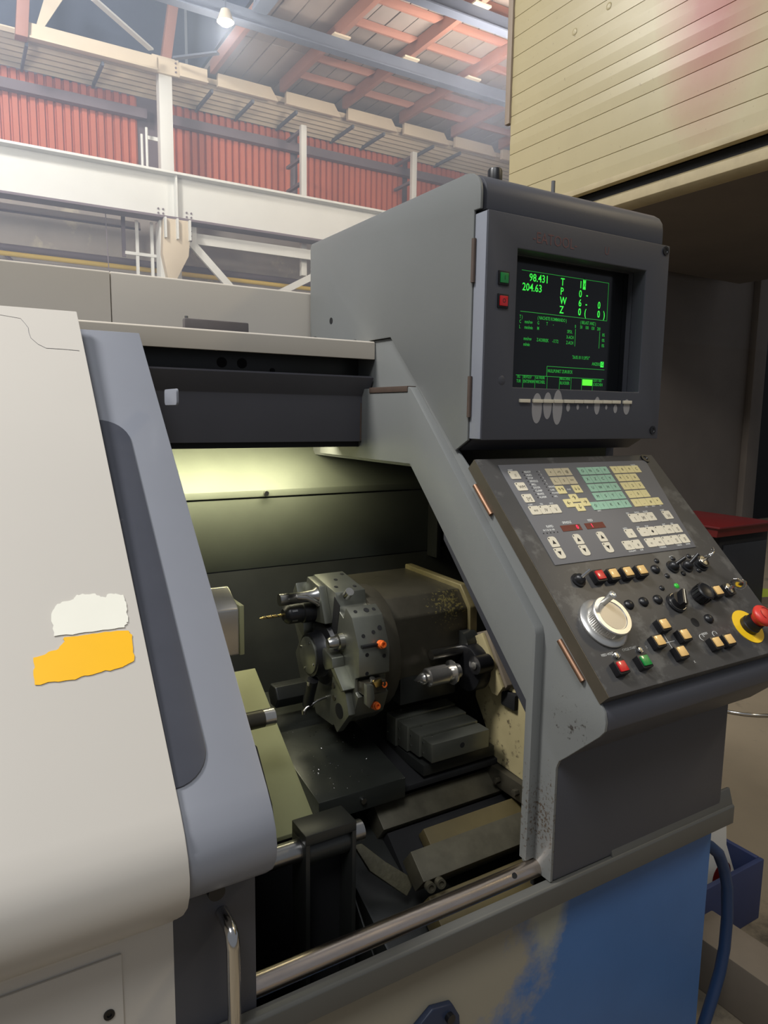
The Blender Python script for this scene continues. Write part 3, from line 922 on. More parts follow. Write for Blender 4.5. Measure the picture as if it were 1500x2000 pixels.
for t, x in (('TIG\nTUR', .9515), ('REVOLV\nENTSPANN', .9695), ('GETRIEBE\nWECHSEL', 1.0015), ('MASCHINE\nBLOCKIER', 1.0685), ('QUITTIER\nLOESCHEN', 1.1645)):
    stext(t, x, 1.6225, .0088, M_phos_d, sx=.66)
obj('highlight_block', bx(newbm(), 1.133, 1.162, SY-.0004, SY-.0002, 1.6155, 1.628), M_phos_b, scr)
# soft keys and worn paint
ky = [(.9197, .9464), (.9534, .9782), (.9805, 1.0061), (1.0084, 1.0319), (1.0354, 1.0624), (1.0633, 1.0878), (1.0899, 1.1158), (1.118, 1.1428), (1.1451, 1.1703), (1.1726, 1.1977), (1.2061, 1.2321)]
wr_ = {1: (.026, .058, -.014), 2: (.022, .052, -.009), 3: (.026, .068, -.012), 4: (.010, .016, -.012), 5: (.007, .011, -.011), 6: (.004, .007, -.011), 7: (.016, .036, -.008), 8: (.006, .010, -.011), 9: (.011, .018, -.014), 10: (.019, .032, -.010)}
for i, (a, b) in enumerate(ky):
    zc = 1.579+.0003*i
    box('soft_key', M_key_w, md, a, b-.0008, .226, .231, zc-.0033, zc+.0033, bevel=.0007)
    if i in wr_:
        ww, hh, dz = wr_[i]
        ell = [(math.cos(t)*ww/2, math.sin(t)*hh/2) for t in [2*math.pi*k/22 for k in range(22)]]
        obj('worn_patch', prism(newbm(), [((a+b)/2+x, zc+dz+zz) for x, zz in ell], 'Y', .2296, .2299), M_worn, md)
for z, m, t in ((1.7976, M_btn_g, 'I'), (1.7571, M_btn_r, 'O')):
    fr = box('button_frame', M_black, md, .8585, .8835, .2275, .2305, z-.0125, z+.0125, bevel=.001)
    box('power_button', m, fr, .862, .880, .225, .2285, z-.009, z+.009, bevel=.001)
    inst('legend', text_mesh(t, .011, M_ink, .0001, 'CENTER', .9), Matrix(((1, 0, 0, .871), (0, 0, -1, .2248), (0, 1, 0, z), (0, 0, 0, 1))), fr)
obj('blank_plug', lathe(newbm(), [(0, .0006), (.0075, .0006), (.0085, 0)], (.8759, .23, 1.615), (0, -1, 0), 20), M_slate, md, smooth=40)
for x, z in ((1.3115, 1.900), (1.3065, 1.5237)):
    obj('latch_screw', lathe(newbm(), [(.009, 0), (.009, .002), (.005, .002), (.004, .0008), (0, .0008)], (x, .23, z), (0, -1, 0), 18), M_black, md, smooth=40)
inst('logo_text', text_mesh('-EATOOL-', .028, M_logo, .0001, 'LEFT', .9, 'logo_text'), Matrix(((1, 0, 0, .938), (0, 0, -1, .2297), (0, 1, 0, 1.8775), (0, 0, 0, 1))), md)
inst('logo_text', text_mesh('U', .022, M_logo, .0001, 'LEFT', .9, 'logo_text'), Matrix(((1, 0, 0, 1.128), (0, 0, -1, .2297), (0, 1, 0, 1.877), (0, 0, 0, 1))), md)
obj('roof_knob', lathe(newbm(), [(0, 0), (.014, 0), (.014, .022), (.012, .026), (0, .026)], (.905, .305, 1.985), (0, 0, 1), 16), M_black, mc, smooth=40)
rod('roof_pin', M_steel, mc, (1.05, .30, 1.985), (1.05, .30, 2.013), .004, 10)

# ================================================================== operator panel
P0 = Vector((XS, .2492, 1.4688))
PD = Vector((0, -.7124, -.7018))
PN = Vector((0, -.7018, .7124))


def pm(u, v, h=0.0, rot=0.0):
    """panel frame: x to the right, y up the slope, z out of the panel"""
    o = P0+Vector((u, 0, 0))+PD*v+PN*h
    m = Matrix(((1, 0, 0, o.x), (0, -PD.y, PN.y, o.y), (0, -PD.z, PN.z, o.z), (0, 0, 0, 1)))
    return m @ Matrix.Rotation(rot, 4, 'Z') if rot else m


op = thing('operator_panel', P0+PD*.48, 'sloping greasy operator panel full of keys and switches', 'control panel')
bm = newbm()
bx(bm, 0, .5, -.487, .0, -.0255, 0)
plate = obj('plate', bm, M_panel, op, bevel=.0015, mtx=pm(0, 0))
bm = newbm()
prism(bm, [(.0455, -.0172), (.464, -.0172), (.4275, -.2485), (.0425, -.2475)], 'Z', 0, .0012)
memb = obj('membrane', bm, M_membrane, op, bevel=.0003, mtx=pm(0, 0, .0002))
obj('panel_side', bx(newbm(), -.0012, 0, -.4865, -.0005, -.0250, -.0008), mat('greasy_brown_edge', (74, 68, 58), .4, var=.25, scale=25), op, mtx=pm(0, 0))
for y0, z0, y1, z1 in ((.2422, 1.4203, .1921, 1.3715), (.0095, 1.1871, -.0452, 1.1355)):
    rod('hinge', M_copper, op, (XS-.003, y0, z0), (XS-.003, y1, z1), .0048, 12)
bm = newbm()
lathe(bm, [(.011, 0), (.011, .003), (.006, .003), (.004, .001), (0, .001)], (0, 0, 0), (0, 0, 1), 18)
obj('corner_screw', bm, M_black, op, smooth=40, mtx=pm(.468, .012))

kmesh = {}


def key(u, v, wk, hk, m, legend=None, size=.008, rad=.0022, led=False, top=None):
    kk = (wk, hk, m.name, rad, top)
    if kk not in kmesh:
        if top:      # half-rounded rocker key
            pts = roundrect(wk, hk, rad, 4)
            big_ = roundrect(wk, hk*1.0, wk*.32, 5)
            n = len(big_)//2
            pts = (big_[:n]+roundrect(wk, hk, rad, 5)[n:]) if top > 0 else (roundrect(wk, hk, rad, 5)[:n]+big_[n:])
        else:
            pts = roundrect(wk, hk, rad, 3)
        kmesh[kk] = finish_mesh(prism(newbm(), pts, 'Z', 0, .0009), 'key', m)
    k = inst('key', kmesh[kk], pm(u, v, .0014), op)
    if legend:
        inst('legend', text_mesh(legend, size, M_ink, .00005, 'CENTER', .9), pm(u+(.0015 if led else 0), v+(.0015 if led else 0), .00245), k)
    if led:
        kd = ('led',)
        if kd not in kmesh:
            kmesh[kd] = finish_mesh(cyl(newbm(), (0, 0, 0), (0, 0, .0003), .0014, 10), 'key_light', M_ink)
        inst('key_light', kmesh[kd], pm(u-wk*.36, v-hk*.34, .0023), k)
    return k


def ptext(t, u, v, size=.0045, align='CENTER', m=M_print, h=.0016, sx=.9):
    return inst('printed_text', text_mesh(t, size*1.25, m, .00004, align, sx*.9, 'printed_text', .02), pm(u, v, h), memb if h < .002 else plate)


KW, KH = .0238, .0196
for (u, v), t in zip(((.0709, .0438), (.0706, .0722), (.0702, .1005), (.0697, .1289), (.0947, .1291), (.1197, .1291)), ('//', 'WM', '[=]', '==', '/V', '\\/')):
    key(u, v, KW, KH, M_key_w, t, .010, led=True)
for i, (u, v) in enumerate(((.1654, .041), (.1872, .041), (.2090, .041), (.1648, .0633), (.1866, .0633), (.2084, .0633))):
    key(u, v, .0208, .0192, M_key_t, ('+', '->)', '@', 'L_', '3', '=>')[i], .009, rad=.0008)
for u, t in ((.164, '\u2191\u2191'), (.2071, '\u2193\u2193')):
    key(u, .0854, .0218, .0192, M_key_y, t, .011, rad=.0012)
for u, v, t in ((.1844, .1072, '\u2191'), (.1627, .1183, '\u2190'), (.2059, .1183, '\u2192'), (.1842, .1294, '\u2193')):
    key(u, v, .0208, .0192, M_key_y, t, .014, rad=.0012)
for r_, (u0, row) in enumerate(((.2531, 'ONGP'), (.2521, 'XZCY'), (.2509, 'UWHV'), (.2494, 'MSTL'), (.2271, '\u21e7IKRF'))):
    for c_, t in enumerate(row):
        key(u0+.0217*c_, .0412+.0221*r_, .0209, .0192, M_key_g, t, .010, rad=.0008)
for r_, (u0, row) in enumerate(((.3490, '789C'), (.3478, '456'), (.3462, '123'), (.3450, '-0.'), (.3440, '/_#*'))):
    for c_, t in enumerate(row):
        key(u0+.0219*c_, .0412+.0221*r_, .0209, .0192, M_key_y, t, .010, rad=.0008)
wk = [(.3089, .166, '['), (.3334, .166, '[#]'), (.3583, .166, '|>'), (.4101, .166, '[a]'), (.2704, .2005, 'n'), (.308, .2005, '~'), (.3325, .2005, '\u25c6'), (.3579, .2005, None), (.3831, .2005, '=)'), (.4086, .2005, '[]'),
      (.2443, .2262, '>)'), (.2693, .2262, '#'), (.3078, .2262, 'n:'), (.332, .2262, 'm:'), (.3579, .2262, 'r:'), (.3827, .2262, '[]'), (.4090, .2262, '[E')]
for u, v, t in wk:
    key(u, v, KW, .0205, M_key_w, t, .0085, led=True)
for u in (.0688, .1300, .1915):
    k_ = key(u, .2005, .0192, .0228, M_key_w, None, top=1, led=True)
    obj('legend', prism(newbm(), [(-.0042, -.004), (.0042, -.004), (0, .0045)], 'Z', 0, .0002), M_ink, k_, mtx=pm(u, .2012, .0023))
    k_ = key(u-.0008, .2254, .0192, .0228, M_key_w, None, top=-1, led=True)
    obj('legend', prism(newbm(), [(-.0042, .004), (.0042, .004), (0, -.0045)], 'Z', 0, .0002), M_ink, k_, mtx=pm(u-.0008, .2256, .0023))
for u, t in ((.131, '0'), (.193, '1')):
    d_ = obj('display_window', bx(newbm(), -.0248, .0248, -.0066, .0066, 0, .0006), M_led_w, op, mtx=pm(u, .1743, .0014))
    inst('digit', text_mesh(t, .0125, M_led_r, .0001, 'CENTER', .9, 'digit'), pm(u+(.0155 if t == '0' else -.008), .1743, .0022), d_)
for t, u, v, s in (('RESET', .068, .0315, .0045), ('COPY', .067, .1158, .0042), ('TRS', .094, .1158, .0042), ('NCC', .119, .1158, .0042),
                   ('SPINDLE', .128, .1618, .006), ('FEED', .189, .1618, .006), ('RAPID', .082, .167, .006), ('F0 5 25 50 100', .075, .1745, .0045),
                   ('PAGE', .1855, .0854, .004), ('SHIFT', .229, .1415, .004), ('CANCEL', .4142, .0295, .004),
                   ('JOG', .300, .153, .0042), ('SINGLE', .327, .153, .0042), ('BLOCK', .353, .153, .0042), ('START', .405, .153, .0042),
                   ('AUTO', .2655, .188, .0042), ('DRY', .303, .188, .0042), ('STOP', .328, .188, .0042), ('EDIT', .380, .188, .0042), ('MDI', .405, .188, .0042),
                   ('COOLANT', .246, .2395, .0042), ('CHIP', .272, .2395, .0042), ('OVERRIDE', .333, .2395, .0042), ('CHUCK', .383, .2395, .0042), ('DOOR', .41, .2395, .0042), ('END', .366, .1412, .0036), ('INPUT', .388, .1412, .0036), ('ENT', .41, .1412, .0036)):
    ptext(t, u, v, s)
for i, t in enumerate(('READY', 'HEAD', 'STOP', 'SPINDLE', 'MILL', 'DOOR', 'CLAMP', 'BRAKE', 'ALARM')):
    ptext(t, .099, .0375+.0078*i, .0055, 'LEFT')
    ptext(('1', '2', '3', '4', '5', 'GREASE', 'LUBE', 'POWER', 'NO.')[i], .137, .0375+.0078*i, .0048, 'LEFT')
led_d = finish_mesh(cyl(newbm(), (0, 0, 0), (0, 0, .0006), .0012, 10), 'status_light', M_ink)
for i in range(9):
    inst('status_light', led_d, pm(.095, .0375+.0078*i, .0014), op)
    inst('status_light', led_d, pm(.132, .0375+.0078*i, .0014), op)
for i in range(5):
    inst('status_light', led_d, pm(.058+.0085*i, .1805, .0014), op)

# lower switches
hous = finish_mesh(prism(newbm(), roundrect(.0235, .0235, .002, 3), 'Z', 0, .0125), 'push_button', M_black, .0012)
lens = {m.name: finish_mesh(prism(newbm(), roundrect(.0172, .0172, .0015, 3), 'Z', 0, .003), 'lens', m, .0008) for m in (M_btn_a, M_btn_r, M_btn_g)}
for u, v, m in ((.1165, .285, M_btn_r), (.1505, .286, M_btn_a), (.187, .2866, M_btn_a), (.2236, .2872, M_btn_a), (.3835, .3538, M_btn_a),
                (.193, .3962, M_btn_a), (.1575, .4222, M_btn_a), (.2254, .4222, M_btn_a), (.1926, .4495, M_btn_a), (.2897, .4485, M_btn_a), (.3247, .4487, M_btn_a), (.0453, .4493, M_btn_r), (.1001, .4493, M_btn_g)):
    b_ = inst('push_button', hous, pm(u, v, 0), op)
    inst('lens', lens[m.name], pm(u, v, .0122), b_)
# toggles: collar, boot, lever
def toggle(u, v, lean, m):
    bm_ = newbm()
    lathe(bm_, [(0, 0), (.0135, 0), (.0135, .003), (.010, .004), (.009, .010), (.005, .014), (0, .014)], (0, 0, 0), (0, 0, 1), 18)
    t_ = obj('toggle_switch', bm_, M_black, op, smooth=50, mtx=pm(u, v))
    bm_ = newbm()
    tube(bm_, [(0, 0, .012), (lean[0]*.5, lean[1]*.5, .02), (lean[0], lean[1], .028)], .0036, 10)
    obj('lever', bm_, m, t_, smooth=50, mtx=pm(u, v))


toggle(.0738, .2829, (.010, .003), M_chrome)
toggle(.323, .285, (.012, .002), M_black)
toggle(.3625, .2875, (.014, .008), M_black)
plug = finish_mesh(lathe(newbm(), [(.0055, 0), (.005, .002), (.0025, .0035), (0, .0038)], (0, 0, 0), (0, 0, 1), 14), 'indicator', M_black, smooth=60)
plug2 = finish_mesh(lathe(newbm(), [(.0095, 0), (.0095, .0015), (.008, .005), (.004, .0075), (0, .008)], (0, 0, 0), (0, 0, 1), 18), 'indicator', M_black, smooth=60)
for u, v in ((.2928, .2669), (.2939, .3011), (.3402, .2669), (.3889, .2668), (.3408, .3017), (.3887, .3003), (.2594, .3238)):
    inst('indicator', plug, pm(u, v), op)
for u, v in ((.2737, .2844), (.1541, .3442), (.1922, .344), (.2297, .3446), (.3244, .3998)):
    inst('indicator', plug2, pm(u, v), op)
obj('green_indicator', lathe(newbm(), [(.0055, 0), (.005, .002), (.0025, .0035), (0, .0038)], (0, 0, 0), (0, 0, 1), 14), mat('lit_green_led', (40, 150, 50), .3, emit=(60, 200, 50), emit_str=.25), op, smooth=60, mtx=pm(.3009, .3242))
obj('empty_hole', cyl(newbm(), (0, 0, 0), (0, 0, .0004), .009, 18), M_void, op, mtx=pm(.2855, .4002))
# knobs
bm = newbm()
lathe(bm, [(0, 0), (.0195, 0), (.0195, .004), (.0165, .005), (.0155, .016), (0, .016)], (0, 0, 0), (0, 0, 1), 24)
kn = obj('selector_knob', bm, M_black, op, smooth=40, mtx=pm(.268, .358))
obj('grip', bx(newbm(), -.0045, .0045, -.0165, .0165, .015, .026), M_black, kn, bevel=.0015, mtx=pm(.268, .358, 0, R(-35)))
obj('pointer', bx(newbm(), -.0008, .0008, -.0162, .0162, .0258, .0264), M_key_w, kn, mtx=pm(.268, .358, 0, R(-35)))
obj('silver_ring', lathe(newbm(), [(.0168, .0055), (.0174, .0055), (.0174, .0075), (.0166, .0075)], (0, 0, 0), (0, 0, 1), 24), M_chrome, kn, smooth=40, mtx=pm(.268, .358))
bm = newbm()
prof = [(.0195+(.0012 if k % 2 else 0))for k in range(36)]
lathe(bm, [(0, 0), (.017, 0), (.017, .003), (.0185, .004), (.0175, .021), (.015, .023), (.013, .0215), (0, .0215)], (0, 0, 0), (0, 0, 1), 36)
kn2 = obj('rotary_knob', bm, M_black, op, smooth=40, mtx=pm(.3385, .3535))
for k in range(18):
    a = 2*math.pi*k/18
    obj('knob_rib', bx(newbm(), -.0008, .0008, .0172, .0188, .005, .020), M_black, kn2, mtx=pm(.3385, .3535, 0, a))
# handwheel
hw = pm(.0715, .3690)
bm = newbm()
lathe(bm, [(0, 0), (.0445, 0), (.0455, .0015), (.0455, .004), (.044, .0055), (.036, .009), (0, .009)], (0, 0, 0), (0, 0, 1), 48)
M_silver = mat('matt_silver', (214, 212, 206), .32, .85, var=.06, scale=30)
wheel = obj('handwheel', bm, M_silver, op, smooth=40, mtx=hw)
wheel['label'] = 'silver pulse handwheel with crank knob'
bm = newbm()
seg = 120
rings = []
for h, rr_ in ((.009, .0335), (.010, .0345), (.0215, .0345), (.0225, .0335)):
    rings.append([bm.verts.new(((rr_-(.0006 if (k % 2 and h > .0095 and h < .022) else 0))*math.cos(2*math.pi*k/seg), (rr_-(.0006 if (k % 2 and h > .0095 and h < .022) else 0))*math.sin(2*math.pi*k/seg), h)) for k in range(seg)])
for a, b in zip(rings, rings[1:]):
    for k in range(seg):
        bm.faces.new((a[k], a[(k+1) % seg], b[(k+1) % seg], b[k]))
obj('knurled_rim', bm, M_silver, wheel, smooth=20, mtx=hw)
bm = newbm()
lathe(bm, [(.0355, .0225), (.0365, .0235), (.0365, .0275), (.0350, .029), (.0275, .029), (.0265, .0275), (0, .0275)], (0, 0, 0), (0, 0, 1), 48)
obj('dial', bm, M_silver, wheel, smooth=30, mtx=hw)
obj('dial_plate', cyl(newbm(), (0, 0, .0276), (0, 0, .0279), .0255, 40), mat('worn_silver_label', (186, 180, 168), .4, .6, var=.08), wheel, mtx=hw)
bm = newbm()
lathe(bm, [(0, 0), (.0052, 0), (.0056, .018), (.0066, .022), (.0066, .027), (.004, .0285), (.003, .0265), (0, .0265)], (-.004, .0245, .028), (0, 0, 1), 18)
obj('crank_knob', bm, M_silver, wheel, smooth=40, mtx=hw)
# emergency stop
es = pm(.4141, .4300)
e0 = obj('emergency_stop', lathe(newbm(), [(.0, 0), (.0345, 0), (.0345, .0012), (.02, .0016), (0, .0016)], (0, 0, 0), (0, 0, 1), 40), M_yellow, op, smooth=30, mtx=es)
e0['label'] = 'red mushroom emergency stop on yellow disc'
obj('collar', lathe(newbm(), [(.0185, .001), (.0185, .010), (.017, .011), (.016, .024), (0, .024)], (0, 0, 0), (0, 0, 1), 28), M_black, e0, smooth=40, mtx=es)
obj('mushroom_head', lathe(newbm(), [(.012, .018), (.0145, .028), (.0195, .034), (.0215, .038), (.0215, .041), (.019, .0445), (.010, .0475), (0, .048)], (0, 0, 0), (0, 0, 1), 32), M_red, e0, smooth=60, mtx=es)
for a0 in (20, 140, 260):
    pts = [(.0125*math.cos(R(a0+t*8)), .0125*math.sin(R(a0+t*8)), .0472) for t in range(11)]
    obj('twist_arrow', tube(newbm(), pts, .0006, 5), mat('dark_red_print', (130, 30, 28), .5), e0, mtx=es)
# indicator jewels, printed marks
for u, v in ((.0587, .4265), (.115, .4268)):
    bm = newbm()
    lathe(bm, [(.007, 0), (.007, .003), (.0052, .0055), (.0045, .004), (0, .0045)], (0, 0, 0), (0, 0, 1), 18)
    obj('chrome_jewel', bm, M_chrome, op, smooth=40, mtx=pm(u, v))
for t, u, v, s in (('FEED HOLD', .044, .421, .006), ('CYCLE START', .096, .420, .006), ('INDEX', .29, .4245, .006), ('X', .222, .468, .006), ('Z', .135, .424, .006), ('AUTO', .34, .262, .005), ('LOCK', .40, .268, .005)):
    inst('printed_text', text_mesh(t, s, M_print, .00004, 'CENTER', .9, 'printed_text'), pm(u, v, .0003), plate)
bm = newbm()
bx(bm, -.0004, .0004, -.016, .016, 0, .0002)
bx(bm, -.016, .016, -.0004, .0004, 0, .0002)
obj('axis_cross', bm, M_print, plate, mtx=pm(.191, .4245, .0002))
for u in (.278, .315):
    obj('index_arrow', tube(newbm(), [(.006*math.cos(R(t*28)), .006*math.sin(R(t*28)), .0002) for t in range(10)], .0005, 5), M_print, plate, mtx=pm(u, .430, .0002))
# key switches
for n_, (u, v) in enumerate(((.405, .287), (.4225, .3535))):
    bm = newbm()
    if n_ == 0:
        lathe(bm, [(0, 0), (.0165, 0), (.0165, .003), (.0135, .004), (.0135, .011), (0, .011)], (0, 0, 0), (0, 0, 1), 24)
    else:
        prism(bm, roundrect(.024, .024, .002, 3), 'Z', 0, .010)
    ks = obj('key_switch', bm, M_black, op, smooth=40, mtx=pm(u, v))
    obj('lock_barrel', lathe(newbm(), [(.0105, .010), (.0105, .013), (.0085, .0135), (0, .0135)], (0, 0, 0), (0, 0, 1), 22), M_chrome, ks, smooth=40, mtx=pm(u, v))


def keyset(u, v, lab, rot):
    t_ = thing('switch_key', pm(u, v, .012).translation, lab, 'key', 'keys left in the panel locks')
    b_ = newbm()
    pts = [(-.003, 0), (.003, 0), (.003, .008), (.010, .012), (.011, .022), (.006, .028), (-.006, .028), (-.011, .022), (-.010, .012), (-.003, .008)]
    prism(b_, pts, 'Y', -.001, .001)
    obj('key_blade', b_, M_chrome, t_, bevel=.0004, mtx=pm(u, v, .012, rot))
    b_ = newbm()
    tube(b_, [(.012*math.cos(R(a))+.006, .004+.003*math.sin(R(a*2)), .017+.012*math.sin(R(a))) for a in range(0, 361, 15)], .0008, 6, cap=False)
    obj('key_ring', b_, M_chrome, t_, smooth=60, mtx=pm(u, v, .012, rot))


keyset(.405, .287, 'silver key with ring in the upper lock', R(25))
keyset(.4225, .3535, 'silver key with ring in the lower square lock', R(-50))

# ================================================================== turret, tools
tt = thing('tool_turret', (.69, .51, .88), 'steel tool turret disc with holders inside the chamber', 'turret')
tp = [(.56, 1.205), (.459, 1.187), (.452, 1.158), (.424, 1.142), (.414, 1.167), (.388, 1.152), (.358, 1.095), (.357, 1.04), (.372, 1.032), (.372, 1.004), (.360, .998), (.379, .951), (.411, .926), (.43, .94), (.45, .92), (.47, .897), (.55, .893), (.575, .93), (.59, .915), (.63, .94), (.66, 1.0), (.64, 1.03), (.665, 1.07), (.64, 1.13), (.61, 1.13), (.60, 1.18)]
pris('disc', M_cast, tt, tp, 'X', .65, .72, bevel=.0022)
pris('index_ring', M_iron, tt, [(.51+.135*math.cos(R(a)), 1.045+.135*math.sin(R(a))) for a in range(0, 360, 12)], 'X', .72, .76, bevel=.002)
obj('hub', lathe(newbm(), [(0, 0), (.068, 0), (.070, .004), (.066, .012), (.050, .016), (.047, .022), (.045, .04), (0, .04)], (.652, .505, 1.047), (-1, 0, 0), 36), M_black, tt, smooth=35)
obj('hub_cap', lathe(newbm(), [(0, .0), (.039, 0), (.039, .003), (.037, .004), (0, .004)], (.612, .505, 1.047), (-1, 0, 0), 36), M_cast, tt, smooth=35)
for a in (20, 110, 200, 290):
    rod('hub_screw', M_steel, tt, (.608, .505+.032*math.cos(R(a)), 1.047+.032*math.sin(R(a))), (.606, .505+.032*math.cos(R(a)), 1.047+.032*math.sin(R(a))), .0025, 8)


def facet_hole(p, n, r, m=M_void):
    p, n = Vector(p), Vector(n).normalized()
    obj('tapped_hole', cyl(newbm(), p, p+n*.0006, r, 14), m, tt)


up1 = (0, -.17, .985)
for x, y in ((.665, .485), (.682, .52), (.705, .478), (.71, .545)):
    facet_hole((x, y, 1.1875+(y-.459)*.178+.0002), up1, .0042)
nB = (0, -.5, .87)
for x, r_ in ((.665, .004), (.690, .006), (.707, .004)):
    facet_hole((x, .401, 1.1597), nB, r_)
nC = (0, -.885, .466)
for x, z_, r_ in ((.666, 1.118, .004), (.69, 1.122, .004), (.706, 1.128, .005)):
    facet_hole((x, .358+(z_-1.095)*.526-.0004, z_), nC, r_)
for x, z_ in ((.668, 1.083), (.707, 1.075), (.668, 1.045)):
    facet_hole((x, .3575, z_), (0, -1, 0), .004)
for x, y, z_ in ((.697, .358, 1.100), (.700, .358, 1.018), (.690, .366, .972)):
    obj('coolant_plug', lathe(newbm(), [(0, 0), (.0085, 0), (.0085, .008), (.0065, .009), (.0065, .014), (.004, .014), (.004, .009), (0, .009)], (x, y, z_), (.1, -1, .2), 14), M_orange, tt, smooth=40)
# front faces of the tool pockets
pris('tool_holder', M_cast, tt, [(.557, 1.203), (.50, 1.193), (.47, 1.12), (.54, 1.11), (.575, 1.15)], 'X', .632, .65, bevel=.003)
pris('tool_holder', M_cast, tt, [(.60, 1.165), (.585, 1.185), (.545, 1.10), (.545, 1.07), (.60, 1.10)], 'X', .618, .65, bevel=.003)
pris('tool_holder', M_cast, tt, [(.44, 1.03), (.385, 1.0), (.37, .96), (.42, .905), (.455, .93)], 'X', .635, .65, bevel=.002)
pris('clamp_wedge', M_cast, tt, [(.455, 1.055), (.385, 1.005), (.375, 1.012), (.44, 1.065)], 'X', .625, .652, bevel=.002)
obj('holder_bore', cyl(newbm(), (.636, .41, .955), (.634, .41, .955), .016, 20), M_void, tt)
for y, z_ in ((.435, 1.0), (.432, .975)):
    obj('holder_screw', cyl(newbm(), (.636, y, z_), (.633, y, z_), .006, 12), M_iron, tt)
obj('clamp_screw', cyl(newbm(), (.668, .444, 1.182), (.668, .43, 1.194), .009, 14), M_steel, tt, smooth=40)
pris('face_slot', M_void, tt, [(.462, 1.178), (.438, 1.165), (.452, 1.10), (.474, 1.105)], 'X', .6490, .6502, bevel=0)
# boring bar (own thing), drill chuck, drill
bb = thing('boring_bar', (.6, .53, 1.16), 'bright steel boring bar pointing left from the turret top', 'cutting tool')
obj('shank', lathe(newbm(), [(0, 0), (.0125, 0), (.0125, .02), (.0115, .021), (.0115, .055), (.013, .075), (.019, .083), (.019, .098), (0, .1)], (.55, .515, 1.171), (1, -.02, .0), 24), M_steel, bb, smooth=45)
obj('flute', tube(newbm(), [(.585, .505, 1.175), (.605, .502, 1.172), (.625, .5, 1.162), (.633, .5, 1.155)], .006, 10), M_steel, bb, smooth=60)
dc = thing('drill_chuck', (.61, .53, 1.12), 'black drill chuck holding a thin gold twist drill', 'cutting tool')
obj('chuck_body', lathe(newbm(), [(0, 0), (.012, 0), (.019, .006), (.021, .012), (.021, .04), (.023, .042), (.023, .085), (0, .085)], (.565, .53, 1.134), (1, 0, 0), 24), M_black, dc, smooth=35)
for a in range(0, 360, 60):
    c, s = math.cos(R(a)), math.sin(R(a))
    obj('chuck_slot', bx(newbm(), .578, .59, -.002, .002, .0205, .0216), M_steel, dc, mtx=Matrix.Translation((0, .53, 1.134)) @ Matrix.Rotation(R(a), 4, 'X'))
drl = obj('drill_bit', cyl(newbm(), (.52, .53, 1.134), (.567, .53, 1.134), .0028, 10), M_gold, dc, smooth=40)
obj('drill_point', cyl(newbm(), (.513, .53, 1.134), (.52, .53, 1.134), .0005, 10, .003), M_gold, drl, smooth=40)
bm = newbm()
tube(bm, [(.522+t*.0018, .53+.0026*math.cos(t*.9), 1.134+.0026*math.sin(t*.9)) for t in range(24)], .0011, 6)
obj('drill_flute', bm, M_iron, drl, smooth=60)
tl = thing('turning_tool', (.66, .42, 1.07), 'small clamped turning tool beside the turret hub', 'cutting tool')
obj('collet', lathe(newbm(), [(0, 0), (.010, 0), (.013, .006), (.013, .02), (.017, .022), (.017, .04), (0, .04)], (.618, .43, 1.092), (1, -.05, .05), 20), M_steel, tl, smooth=40)
box('lever', M_black, tl, .655, .70, .352, .36, 1.098, 1.104, bevel=.001)
obj('clamp_nose', prism(newbm(), [(.46, 1.075), (.42, 1.065), (.415, 1.045), (.45, 1.03), (.47, 1.05)], 'X', .622, .65), M_cast, tl, bevel=.003)
it = thing('insert_tool', (.68, .37, 1.02), 'square shank tool with gold insert on the turret edge', 'cutting tool')
box('shank', M_iron, it, .655, .705, .345, .372, 1.006, 1.03, bevel=.002)
pris('insert', M_gold, it, [(.672, 1.032), (.690, 1.036), (.694, 1.024), (.678, 1.02)], 'Y', .338, .345, bevel=.001)
obj('insert_clamp', lathe(newbm(), [(0, 0), (.006, 0), (.006, .008), (0, .009)], (.675, .35, 1.03), (0, -.3, 1), 12), M_steel, it, smooth=40)
pris('side_plate', M_cast, it, [(.655, 1.032), (.67, 1.028), (.674, 1.0), (.662, .982), (.655, .99)], 'Y', .335, .346, bevel=.001)
hx = obj('drill_blank', lathe(newbm(), [(0, 0), (.026, 0), (.028, .003), (.028, .16), (0, .16)], (.575, .615, .925), (1, 0, 0), 6), M_innerd, label='dark hexagonal sleeve lying left behind the turret', cat='sleeve', bevel=.001)
for p_, q_, lab in (((.6, .505, .93), (.64, .48, .945), 'bent coolant nozzle below the turret hub'),):
    nz = thing('coolant_nozzle', p_, lab, 'nozzle')
    obj('pipe', tube(newbm(), [(.655, .50, .95), (.63, .50, .945), (.605, .50, .935), (.598, .50, .928)], .003, 8), M_steel, nz, smooth=60)
    obj('tip', lathe(newbm(), [(0, 0), (.005, 0), (.005, .008), (0, .008)], (.598, .50, .922), (0, 0, 1), 10), M_steel, nz, smooth=40)
ar = thing('tool_probe_arm', (.63, .505, .98), 'small black pivot arm under the turret hub', 'arm')
obj('arm', tube(newbm(), [(.612, .485, 1.0), (.612, .505, .955), (.612, .51, .935)], .012, 10), M_black, ar, smooth=60)
box('arm_pin', M_steel, ar, .598, .603, .478, .486, .99, .998, bevel=.001)

# turret housing
th = thing('turret_housing', (.9, .6, .95), 'greasy dark turret housing block behind the disc', 'housing')
pris('body', M_iron, th, [(.70, 1.160), (.47, 1.156), (.437, 1.118), (.433, 1.04), (.44, .98), (.50, .93), (.70, .93)], 'X', .755, .975, bevel=.004)
pris('end_flange', mat('khaki_grease', (120, 110, 76), .5, .3, var=.4, scale=30), th, [(.70, 1.170), (.466, 1.166), (.427, 1.122), (.423, 1.04), (.43, 1.0), (.50, .96), (.70, .96)], 'X', .975, .995, bevel=.003)
box('lower_block', M_innerd, th, .80, .95, .44, .60, .92, .99, bevel=.004)

